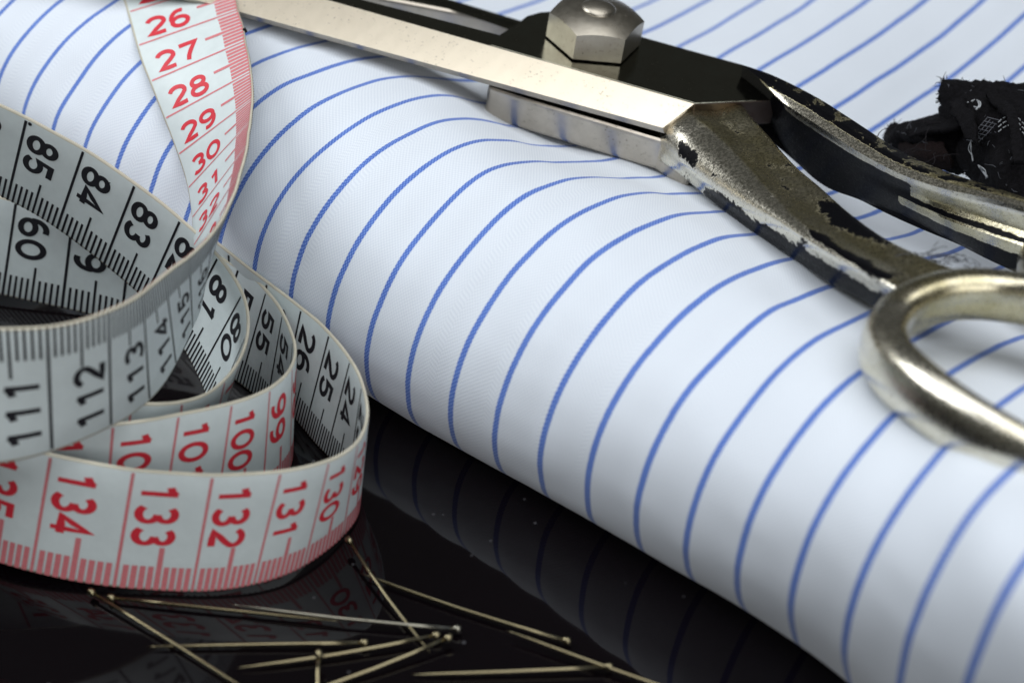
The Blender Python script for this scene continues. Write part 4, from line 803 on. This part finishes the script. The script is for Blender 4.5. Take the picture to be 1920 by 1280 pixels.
def nut():
    e1 = onp(1163, 123)-onp(1073, 115); e1 = e1-PN*(e1@PN)
    side = np.linalg.norm(e1)*1.0
    e1 /= np.linalg.norm(e1); e2 = np.cross(PN, e1)
    near = (onp(1163, 123)+onp(1073, 115))/2
    c = near+e2*side*math.sqrt(3)/2
    H = .45
    def hexp(r, h, a0=0):
        return [c+e1*r*math.cos(math.radians(a0+60*i))+e2*r*math.sin(math.radians(a0+60*i))+PN*h for i in range(6)]
    def circ(r, h, n):
        return [c+e1*r*math.cos(2*math.pi*i/n)+e2*r*math.sin(2*math.pi*i/n)+PN*h for i in range(n)]
    # chamfered hexagon: intersect the prism with a cone by lowering the corners
    n = 48
    V, F = [], []
    def hr(a):
        a = (math.degrees(a)+360) % 60-30
        return side*math.cos(math.radians(30))/math.cos(math.radians(a))
    rings = []
    for h_kind in range(5):
        ring = []
        for i in range(n):
            a = 2*math.pi*i/n
            R = hr(a)
            apo = side*math.cos(math.radians(30))
            drop = (R-apo*.99)*.42
            if h_kind == 0: r, h = R, .035
            elif h_kind == 1: r, h = R, H-drop
            elif h_kind == 2: r, h = apo*.80, H+.05
            elif h_kind == 3: r, h = apo*.52, H+.095
            else: r, h = apo*.42, H+.10
            ring.append(c+e1*r*math.cos(a)+e2*r*math.sin(a)+PN*h)
        rings.append(ring)
    for r in rings: V += r
    for k in range(4):
        for i in range(n):
            j = (i+1) % n
            F.append((k*n+i, k*n+j, (k+1)*n+j, (k+1)*n+i))
    F.append(tuple(4*n+i for i in range(n)))
    o = mesh_obj('pivot_nut', V, F, M['nut'], shears)
    recalc(o)
    m = o.modifiers.new('split', 'EDGE_SPLIT'); m.split_angle = math.radians(24)
    for p in o.data.polygons: p.use_smooth = True
    # domed stud end
    R = side*.37
    V, F = [c+PN*(H+.185)], []
    m_ = 32
    for k in range(1, 7):
        a = k/6
        r = R*math.sin(a*math.pi/2); h = H+.09+.095*math.cos(a*math.pi/2)
        V += [c+e1*r*math.cos(2*math.pi*i/m_)+e2*r*math.sin(2*math.pi*i/m_)+PN*h for i in range(m_)]
    V += [c+e1*R*math.cos(2*math.pi*i/m_)+e2*R*math.sin(2*math.pi*i/m_)+PN*(H-.02) for i in range(m_)]
    for i in range(m_): F.append((0, 1+i, 1+(i+1) % m_))
    for k in range(6):
        for i in range(m_):
            j = (i+1) % m_
            F.append((1+k*m_+i, 1+(k+1)*m_+i, 1+(k+1)*m_+j, 1+k*m_+j))
    s = mesh_obj('pivot_stud', V, F, M['nut'], o, smooth=True)
    s.matrix_parent_inverse = Matrix.Identity(4)
    for v in s.data.vertices: v.co -= Vector(shears['_o'])*SC
    V, F = [], []
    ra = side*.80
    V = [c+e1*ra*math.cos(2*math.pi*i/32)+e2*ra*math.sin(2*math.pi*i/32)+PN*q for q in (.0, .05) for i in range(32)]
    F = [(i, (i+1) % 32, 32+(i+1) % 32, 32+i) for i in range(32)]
    w = mesh_obj('contact_shade_collar', V, F, M['boss_side'], o, smooth=True)  # added dark collar, draws the contact shade line under the nut
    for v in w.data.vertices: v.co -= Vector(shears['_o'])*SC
    return o
nut()

def closed_spline(P, sub):
    P = [np.asarray(p, dtype=float) for p in P]
    n = len(P); out = []
    for i in range(n):
        p0, p1, p2, p3 = P[i-1], P[i], P[(i+1) % n], P[(i+2) % n]
        for j in range(sub):
            t = j/sub
            out.append(.5*((2*p1)+(-p0+p2)*t+(2*p0-5*p1+4*p2-p3)*t*t+(-p0+3*p1-3*p2+p3)*t**3))
    return out
def open_refine(rows, sub):
    rows = [np.array(r, dtype=float) for r in rows]
    out = []
    for i in range(len(rows)-1):
        for j in range(sub):
            out.append(catrow(np.array(rows), i, j/sub))
    out.append(rows[-1])
    return out
def loft(name, sections, mats, parent, closed_ends=True, paint=None, tarnish_light=None, smooth=True, ring=False):
    n = len(sections[0]); V = [p for s in sections for p in s]; F = []
    m = len(sections)
    for i in range(m if ring else m-1):
        for j in range(n):
            k = (j+1) % n; i2 = (i+1) % m
            F.append((i*n+j, i*n+k, i2*n+k, i2*n+j))
    if closed_ends and not ring:
        F.append(tuple(range(n-1, -1, -1))); F.append(tuple((m-1)*n+j for j in range(n)))
    o = mesh_obj(name, V, F, mats, parent, smooth=smooth)
    recalc(o)
    if paint is not None:
        at = o.data.attributes.new('paint', 'FLOAT', 'POINT')
        at.data.foreach_set('value', np.array(paint, dtype=np.float32))
    if tarnish_light is not None:
        at = o.data.attributes.new('tarnish_light', 'FLOAT', 'POINT')
        at.data.foreach_set('value', np.array(tarnish_light, dtype=np.float32))
    return o

def near_shank():
    # stations in photo pixels: right edge R, crease C, lower edge of the bright flank S, underside D, height of the top
    st = [((1370, 168), (1262, 176), (1200, 222), (1196, 262), 2.36),
          ((1404, 214), (1290, 216), (1242, 258), (1236, 300), 2.62),
          ((1438, 252), (1332, 250), (1284, 302), (1285, 334), 2.66),
          ((1487, 308), (1391, 308), (1345, 356), (1345, 384), 2.76),
          ((1538, 352), (1440, 364), (1402, 402), (1410, 432), 2.88),
          ((1595, 402), (1498, 420), (1470, 444), (1490, 486), 3.02),
          ((1664, 450), (1562, 470), (1545, 490), (1562, 534), 3.20),
          ((1745, 488), (1640, 516), (1632, 538), (1636, 572), 3.38),
          ((1800, 508), (1690, 545), (1684, 568), (1680, 600), 3.46)]
    secs0 = []
    upv = np.array([0, 0, 1.0])
    for R, C_, S_, D, z in st:
        r, c, s, d = onz(*R, z-.04), onz(*C_, z), onz(*S_, z-.26), onz(*D, z-.66)
        w = (c-r)/np.linalg.norm(c-r)
        mid = lerp(r, c, .5)-upv*.02
        q = lerp(r, c, .86)+upv*.015
        sc_ = lerp(c, s, .5)+upv*.05+w*.05
        sd = lerp(s, d, .5)+w*.02
        d2 = lerp(d, r-upv*.6, .45)-upv*.03
        r2 = r-upv*.55
        secs0.append(np.array([r, mid, q, c, sc_, s, sd, d, d2, r2]))
    secs = [closed_spline(list(x), 5) for x in open_refine(secs0, 8)]
    m, n = len(secs), len(secs[0])
    paint = []
    g = lambda x, w: math.exp(-(x/w)**2)
    for i in range(m):
        u = i/(m-1)*8-1         # station number
        for j in range(n):
            a = j/5.0           # 0 r, 1 mid, 2 q, 3 crease, 4 flank, 5 s, 6 sd, 7 d, 8, 9
            v = -.35
            v = max(v, .75*g(a-6.3, 1.25)*min(1, max(0, (u-1.5)/.6))-.14)
            v = max(v, .62*g(a-2.5, .62)*g(u-5.25, .95)-.05)
            v = max(v, .42*g(a-4.55, .38)*g(u-.95, .34)-.03)
            v = max(v, .46*g(a-.4, .42)*g(u-4.15, .85)-.05)
            v = max(v, .16*g(a-1.0, .5)*g(u-2.3, .7)-.08)
            if a > 7.6: v = .5
            paint.append(v)
    tone = []
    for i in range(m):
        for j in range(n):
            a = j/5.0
            tone.append(.70*min(1, max(0, (3.3-a)/.9)) if a < 4 else .05)  # tarnish plus painted light: silver highlight on the flank, dimmer olive top
    return loft('near_handle_shank', secs, M['shank'], shears, paint=paint, tarnish_light=tone)
near_shank()

def far_shank():
    st = [((1392, 122), 2.80, (1462, 188), 2.76, (1440, 235), 1.95),
          ((1450, 142), 2.80, (1490, 207), 2.78, (1490, 300), 1.85),
          ((1530, 182), 2.80, (1545, 243), 2.80, (1545, 348), 1.75),
          ((1600, 226), 2.80, (1613, 287), 2.82, (1610, 374), 1.75),
          ((1690, 284), 2.82, (1690, 327), 2.86, (1690, 406), 1.85),
          ((1775, 322), 2.86, (1770, 354), 2.92, (1785, 452), 1.95),
          ((1860, 350), 2.92, (1850, 371), 3.0, (1860, 490), 2.05),
          ((1950, 380), 3.0, (1940, 394), 3.08, (1950, 530), 2.15),
          ((2080, 425), 3.1, (2060, 440), 3.2, (2070, 580), 2.25)]
    secs0 = []
    for i, (A, za, B, zb, D, zd) in enumerate(st):
        a, b, d = onz(*A, za), onz(*B, zb), onz(*D, zd)
        upv = np.array([0, 0, 1.0])
        ab = lerp(a, b, .55)+upv*.05
        b2 = lerp(b, d, .08)+(b-a)/np.linalg.norm(b-a)*.02
        g = min(1, max(0, (i-3.5)/1.5))
        # groove that opens towards the thumb ring
        m1 = lerp(b, d, .36)+(a-b)*.10*g
        m2 = lerp(b, d, .52)+(b-a)/np.linalg.norm(b-a)*.10*g
        m3 = lerp(b, d, .62)+(b-a)/np.linalg.norm(b-a)*.10*g
        e = lerp(d, a-upv*(za-zd), .6)-upv*.05
        a2 = a-upv*(za-zd)*.6
        secs0.append(np.array([a, ab, b, b2, m1, m2, m3, d, e, a2]))
    secs = []
    for s in open_refine(secs0, 8):
        pts = []
        for j in range(len(s)):
            k = (j+1) % len(s)
            for q in range(4):
                pts.append(lerp(s[j], s[k], q/4))
        secs.append(pts)
    m, n = len(secs), len(secs[0])
    paint = []
    for i in range(m):
        u = i/(m-1)
        for j in range(n):
            a = j/4.0            # 0 a,1 ab,2 b,3 b2,4 m1,5 m2,6 m3,7 d,8 e,9 a2
            v = -.3
            if a < 1.45: v = .26-.18*u
            if a > 9.0: v = .3
            if 3.15 < a < 4.4: v = .55 if u < .52 else -.12
            if a >= 4.4 and a < 5.0: v = .6 if u < .56 else .25
            if 5.0 <= a < 6.05: v = .6 if u < .50 else -.4
            if a >= 6.05: v = .42
            if u < .06 and a > 2: v = .5
            paint.append(v)
    tone = [(.9 if j/4.0 < 1.5 else .15 if j/4.0 < 3.2 else .55) for i in range(m) for j in range(n)]
    o = loft('far_handle_shank', secs, M['shank_far'], shears, paint=paint, tarnish_light=tone)
    m_ = o.modifiers.new('split', 'EDGE_SPLIT'); m_.split_angle = math.radians(38)
    bv = None
    return o
far_shank()

def finger_ring():
    pts = [((1672, 604), 3.38), ((1716, 572), 3.42), ((1792, 552), 3.46), ((1890, 556), 3.5), ((2000, 580), 3.62), ((2090, 650), 3.64), ((2130, 745), 3.66), ((2100, 852), 3.66),
           ((2014, 900), 3.62), ((1916, 860), 3.60), ((1812, 799), 3.58), ((1728, 738), 3.54), ((1676, 690), 3.46), ((1655, 645), 3.4)]
    cl = closed_spline([onz(u, v, z) for (u, v), z in pts], 8)
    n = len(cl)
    cen = sum(cl)/n
    secs = []
    for i in range(n):
        t = cl[(i+1) % n]-cl[i-1]; t /= np.linalg.norm(t)
        upv = np.array([0, 0, 1.0]); upv = upv-t*(upv@t); upv /= np.linalg.norm(upv)
        out = np.cross(t, upv)
        if out@(cl[i]-cen) < 0: out = -out
        u = i/n
        wdt = .215+.035*math.sin(2*math.pi*(u+.15)); hgt = .32
        sec = []
        for k in range(20):
            a = 2*math.pi*k/20
            cx, cz = math.cos(a), math.sin(a)
            # flatter inside, rounder outside, top tilted outwards
            ex = .78
            sx = math.copysign(abs(cx)**ex, cx); sz = math.copysign(abs(cz)**ex, cz)
            sec.append(cl[i]+out*sx*wdt+upv*(sz*hgt-.06*sx))
        secs.append(sec)
    paint = []
    for i in range(n):
        for k in range(20):
            a = 360*k/20
            da = min(abs(a-318), 360-abs(a-318))
            paint.append(.20*math.exp(-(da/34)**2)-.14)
    o = loft('finger_ring', secs, M['ring_worn'], shears, ring=True, paint=paint, tarnish_light=[.62 if i < n*.38 else .28 for i in range(n) for k in range(20)])
    return o
finger_ring()

def thumb_ring():
    # the far ring lies just beyond the right edge of the frame
    c = onz(2230, 520, 2.7)
    secs = []
    for i in range(48):
        a = 2*math.pi*i/48
        d = np.array([math.cos(a)*1.75, math.sin(a)*1.15, 0]); t = np.array([-math.sin(a)*1.75, math.cos(a)*1.15, 0]); t /= np.linalg.norm(t)
        out = np.array([t[1], -t[0], 0])
        secs.append([c+d+out*.27*math.cos(2*math.pi*k/14)+np.array([0, 0, .36*math.sin(2*math.pi*k/14)]) for k in range(14)])
    loft('thumb_ring', secs, M['ring'], shears, ring=True)
thumb_ring()

# ================================================================== dark scrap of cloth
def tube(V, F, pts, r, n=5):
    pts = [np.asarray(p, dtype=float) for p in pts]
    base = len(V)
    for i, p in enumerate(pts):
        t = pts[min(i+1, len(pts)-1)]-pts[max(i-1, 0)]; t /= (np.linalg.norm(t)+1e-9)
        a = np.cross(t, np.array([.3, .2, 1.0])); a /= (np.linalg.norm(a)+1e-9); b = np.cross(t, a)
        rr = r if np.isscalar(r) else r[i]
        for k in range(n):
            V.append(p+a*rr*math.cos(2*math.pi*k/n)+b*rr*math.sin(2*math.pi*k/n))
    for i in range(len(pts)-1):
        for k in range(n):
            j = (k+1) % n
            F.append((base+i*n+k, base+i*n+j, base+(i+1)*n+j, base+(i+1)*n+k))
    F.append(tuple(base+k for k in range(n-1, -1, -1))); F.append(tuple(base+(len(pts)-1)*n+k for k in range(n)))
def scrap():
    s0 = onz(1840, 300, 1.4)
    sc = thing('cloth_scrap', s0, 'crumpled black wool offcut with frayed edge and white stitching beside the shears handle', 'fabric scrap')
    rnd = random.Random(3)
    def patch(name, rows, mat, amp, seed, sub=9):
        """rows: list of rows of (pixel, height); a crumpled sheet through them"""
        P = np.array([[onz(u, v, z) for u, v, z in r] for r in rows])
        A = np.array(open_refine(list(P), sub))
        B = np.array([open_refine(list(r), sub) for r in A])
        h, w = B.shape[:2]
        V = []
        for i in range(h):
            for j in range(w):
                p = B[i, j].copy()
                q = Vector((p[0]*1.7+seed, p[1]*1.7, p[2]*1.7))
                d = noise.noise_vector(q)*amp+noise.noise_vector(q*2.3)*amp*.4+noise.noise_vector(q*8.0)*amp*.07
                if i in (0, h-1) or j in (0, w-1):
                    d = d+noise.noise_vector(q*9)*amp*.35
                V.append(p+np.array(d))
        F = [(i*w+j, i*w+j+1, (i+1)*w+j+1, (i+1)*w+j) for i in range(h-1) for j in range(w-1)]
        o = mesh_obj(name, V, F, mat, sc, smooth=True)
        m = o.modifiers.new('thickness', 'SOLIDIFY'); m.thickness = .07*SC
        return o, np.array(V).reshape(h, w, 3)
    _, B1 = patch('folded_flap', [[(1783, 152, 2.5), (1830, 163, 2.55), (1890, 162, 2.5), (1960, 158, 2.4), (2080, 150, 2.2)],
                         [(1776, 200, 2.3), (1830, 205, 2.75), (1890, 205, 2.7), (1960, 205, 2.6), (2080, 200, 2.3)],
                         [(1785, 250, 2.0), (1832, 262, 2.5), (1890, 260, 2.75), (1960, 260, 2.6), (2080, 250, 2.3)],
                         [(1815, 320, 1.9), (1850, 330, 2.3), (1900, 325, 2.7), (1960, 325, 2.6), (2080, 320, 2.2)],
                         [(1850, 372, 1.8), (1880, 380, 2.1), (1925, 380, 2.4), (1975, 380, 2.3), (2080, 380, 2.0)]], M['scrap'], .15, 2, 12)
    _, B2 = patch('torn_edge', [[(1672, 240, 1.5), (1712, 232, 1.8), (1760, 222, 2.0), (1810, 215, 2.2)],
                       [(1664, 262, 1.4), (1710, 256, 2.0), (1765, 250, 2.2), (1815, 250, 2.3)],
                       [(1685, 278, 1.3), (1730, 282, 1.8), (1775, 285, 2.0), (1820, 290, 2.1)],
                       [(1720, 295, 1.3), (1760, 310, 1.6), (1800, 325, 1.8), (1835, 335, 1.9)]], M['scrap'], .13, 11, 12)
    patch('lining_fold', [[(1690, 268, 1.75), (1730, 270, 2.0), (1770, 268, 2.15)],
                          [(1695, 283, 1.65), (1735, 288, 1.95), (1780, 292, 2.1)],
                          [(1715, 300, 1.55), (1750, 308, 1.8), (1790, 312, 1.95)]], M['scrap_red'], .05, 23)
    # torn slivers lying over the edge
    for (r0, seed) in (([[(1700, 246, 2.05), (1745, 238, 2.2), (1800, 222, 2.45)], [(1706, 262, 2.0), (1750, 256, 2.25), (1806, 244, 2.5)]], 31),
                       ([[(1776, 190, 2.55), (1800, 215, 2.75), (1812, 262, 2.7)], [(1800, 186, 2.7), (1826, 214, 2.9), (1836, 268, 2.85)]], 37),
                       ([[(1850, 178, 2.9), (1880, 222, 3.05), (1895, 300, 3.0)], [(1872, 172, 2.9), (1905, 224, 3.1), (1922, 306, 3.05)]], 43)):
        patch('torn_sliver', r0, M['scrap'], .07, seed)
    # frayed yarns and wool fuzz
    V, F = [], []
    for B, n in ((B1, 900), (B2, 520)):
        hh, ww = B.shape[:2]
        for i in range(n):
            edge = rnd.random() < .55
            a, c = rnd.randrange(hh), rnd.randrange(ww)
            if edge:
                if rnd.random() < .5: a = rnd.choice((0, 1, hh-2, hh-1))
                else: c = rnd.choice((0, 1))
            p = B[a, c]
            d = np.array([rnd.gauss(-.25, 1), rnd.gauss(-.2, 1), rnd.gauss(.5, .8)]); d /= np.linalg.norm(d)
            L = rnd.uniform(.05, .13) if not edge else rnd.uniform(.06, .20)
            pts = [p-d*.02]
            for k in range(4):
                d = d+np.array([rnd.gauss(0, .45) for _ in range(3)]); d /= np.linalg.norm(d)
                pts.append(pts[-1]+d*L/4)
            tube(V, F, pts, [.007, .006, .006, .005, .003], 3)
    # a few long limp strands
    for i in range(9):
        p = onz(rnd.uniform(1690, 1800), rnd.uniform(225, 300), 2.35)
        d = np.array([rnd.gauss(-.4, .6), rnd.gauss(-.3, .6), .1]); d /= np.linalg.norm(d)
        pts = [p]
        for k in range(7):
            d = d+np.array([rnd.gauss(0, .35), rnd.gauss(0, .35), -.12]); d /= np.linalg.norm(d)
            pts.append(pts[-1]+d*.07)
        tube(V, F, pts, .006, 4)
    for i in range(3):
        p = onz(1783, 176+8*i, 2.4)
        tube(V, F, [p, p-RT*.12+UP*.02, p-RT*.22-UP*.01], .009, 4)
    o = mesh_obj('wool_fuzz', V, F, M['threadblack'], sc); o['kind'] = 'stuff'
    def near(B, u, v, lift=.05):
        q = B.reshape(-1, 3)-CAM; w = q@FW
        x = 960+FPX*(q@RT)/w; y = 640-FPX*(q@UP)/w
        i = int(np.argmin((x-u)**2+(y-v)**2))
        return onray(u, v, w[i]-.26)
    def onray(u, v, depth):
        return CAM+ray(u, v)*depth
    # paler lint caught in the wool
    V, F = [], []
    for i in range(170):
        B = rnd.choice((B1, B2)); hh, ww = B.shape[:2]
        p = B[rnd.randrange(hh), rnd.randrange(int(ww*.6))]
        d = np.array([rnd.gauss(0, 1) for _ in range(3)]); d /= np.linalg.norm(d)
        pts = [p+(CAM-p)/np.linalg.norm(CAM-p)*.05]
        for k in range(4):
            d = d+np.array([rnd.gauss(0, .6) for _ in range(3)]); d /= np.linalg.norm(d)
            pts.append(pts[-1]+d*rnd.uniform(.02, .06))
        tube(V, F, pts, .005, 3)
    o = mesh_obj('pale_lint', V, F, M['threadgrey'], sc); o['kind'] = 'stuff'
    # dashed white stitching in three curved rows
    for row in range(3):
        for i in range(7):
            t = i/7; t2 = t+.09
            def pp(t, row=row):
                u = 1872+62*t; v = 236+9*row-22*math.sin(math.pi*min(1, t*.9+.1))+18*t*t*1.0
                return near(B1, u, v)
            V, F = [], []
            tube(V, F, [pp(t), pp((t+t2)/2)-FW*.02, pp(t2)], .009, 5)
            mesh_obj('stitch', V, F, M['thread'], sc)
    # loose white tufts
    for pl, r in (([(1822, 190), (1832, 188), (1836, 198), (1830, 206)], .015), ([(1820, 268), (1822, 285), (1824, 302)], .012), ([(1836, 312), (1844, 322), (1851, 332)], .018), ([(1790, 205), (1802, 196), (1816, 192)], .010), ([(1826, 186), (1838, 192), (1836, 202), (1826, 200)], .010), ([(1834, 310), (1848, 320), (1849, 335)], .010), ([(1822, 262), (1816, 280), (1827, 296)], .008)):
        V, F = [], []
        tube(V, F, open_refine([near(B1, *p) for p in pl], 4), r, 6)
        mesh_obj('loose_thread', V, F, M['thread'], sc, smooth=True)
    # open canvas patch
    V, F = [], []
    for i in range(7):
        u0, v0 = 1812+6.5*i, 262-7*i
        tube(V, F, [near(B1, u0, v0), near(B1, u0+14, v0+4)-FW*.01, near(B1, u0+24, v0-4+10)], .006, 4)
    for i in range(4):
        tube(V, F, [near(B1, 1812+7*i, 262+2*i), near(B1, 1834+6*i, 240+3*i)-FW*.015, near(B1, 1852+5*i, 220+4*i)], .006, 4)
    mesh_obj('canvas_weave', V, F, M['threadgrey'], sc)
scrap()
# wisp of lint caught behind the ring
def lint():
    rnd = random.Random(5)
    V, F = [], []
    base = onz(1745, 488, 3.25)
    for i in range(46):
        p = base+np.array([rnd.gauss(0, .17), rnd.gauss(0, .06), rnd.gauss(0, .035)])
        pts = [p]
        for k in range(3):
            pts.append(pts[-1]+np.array([rnd.gauss(.03, .06), rnd.gauss(0, .04), rnd.gauss(.005, .03)]))
        tube(V, F, pts, .005, 4)
    o = mesh_obj('lint_wisp', V, F, M['threadgrey'])
    tag(o, 'small grey wisp of lint stuck on the shears handle behind the finger ring', 'lint')
lint()

# ================================================================== pins
def pin(head, zh, tip, zt, label, r=.023):
    h, t = onz(*head, zh), onz(*tip, zt)
    o = thing('dressmaking_pin', (h[0], h[1], 0), label, 'pin', 'loose brass pins on the black table')
    d = (t-h); L = np.linalg.norm(d); d /= L
    V, F = [], []
    rnd = random.Random(int(head[0])); bm_ = rnd.uniform(-.05, .05); mt = M['pin'] if rnd.random() < .6 else M['pin2']
    bend = np.cross(d, np.array([0, 0, 1.0]))
    pts = [h+d*L*q+bend*bm_*math.sin(q*math.pi) for q in (0, .25, .5, .75, .88, .95, 1.0)]
    tube(V, F, pts, [r, r, r, r, r*.8, r*.45, r*.08], 12)
    s = mesh_obj('shaft', V, F, mt, o, smooth=True)
    V, F = [], []
    tube(V, F, [h-d*.055, h-d*.045, h-d*.015, h+d*.025, h+d*.05], [r*.9, r*1.75, r*2.05, r*1.85, r*1.0], 16)
    mesh_obj('head', V, F, mt, o, smooth=True)
    return o
pin((655, 1013), .20, (806, 1222), .045, 'pin with raised head close to the red 130 mark of the coiled tape')
pin((1062, 1200), .075, (674, 1073), .06, 'bright pin whose point lies under another pin and head points towards the cloth roll')
pin((1330, 1316), .07, (948, 1180), .12, 'pin lying alongside the bright pin, nearest the striped cloth')
pin((1141, 1249), .09, (768, 1264), .05, 'dark pin whose head touches the pin nearest the striped cloth')
pin((172, 1110), .10, (520, 1332), .05, 'long pin slanting away from the 133 mark, its head under the tape edge')
pin((209, 1120), .07, (640, 1164), .06, 'pin running beside the red tape edge, its head against the slanting pin')
pin((856, 1178), .09, (428, 1132), .13, 'pin resting along another pin, its head in the middle of the scatter')
pin((682, 1204), .08, (272, 1212), .05, 'dull pin with a coppery glint near its head, crossed by the slanting pin')
pin((840, 1195), .13, (560, 1302), .04, 'pin with the brightest round head at the centre of the scatter')
pin((817, 1190), .10, (440, 1252), .05, 'pin whose head touches the brightest round pin head')
pin((598, 1226), .22, (606, 1360), .05, 'pin pointing straight at the table edge, standing slightly raised on others')
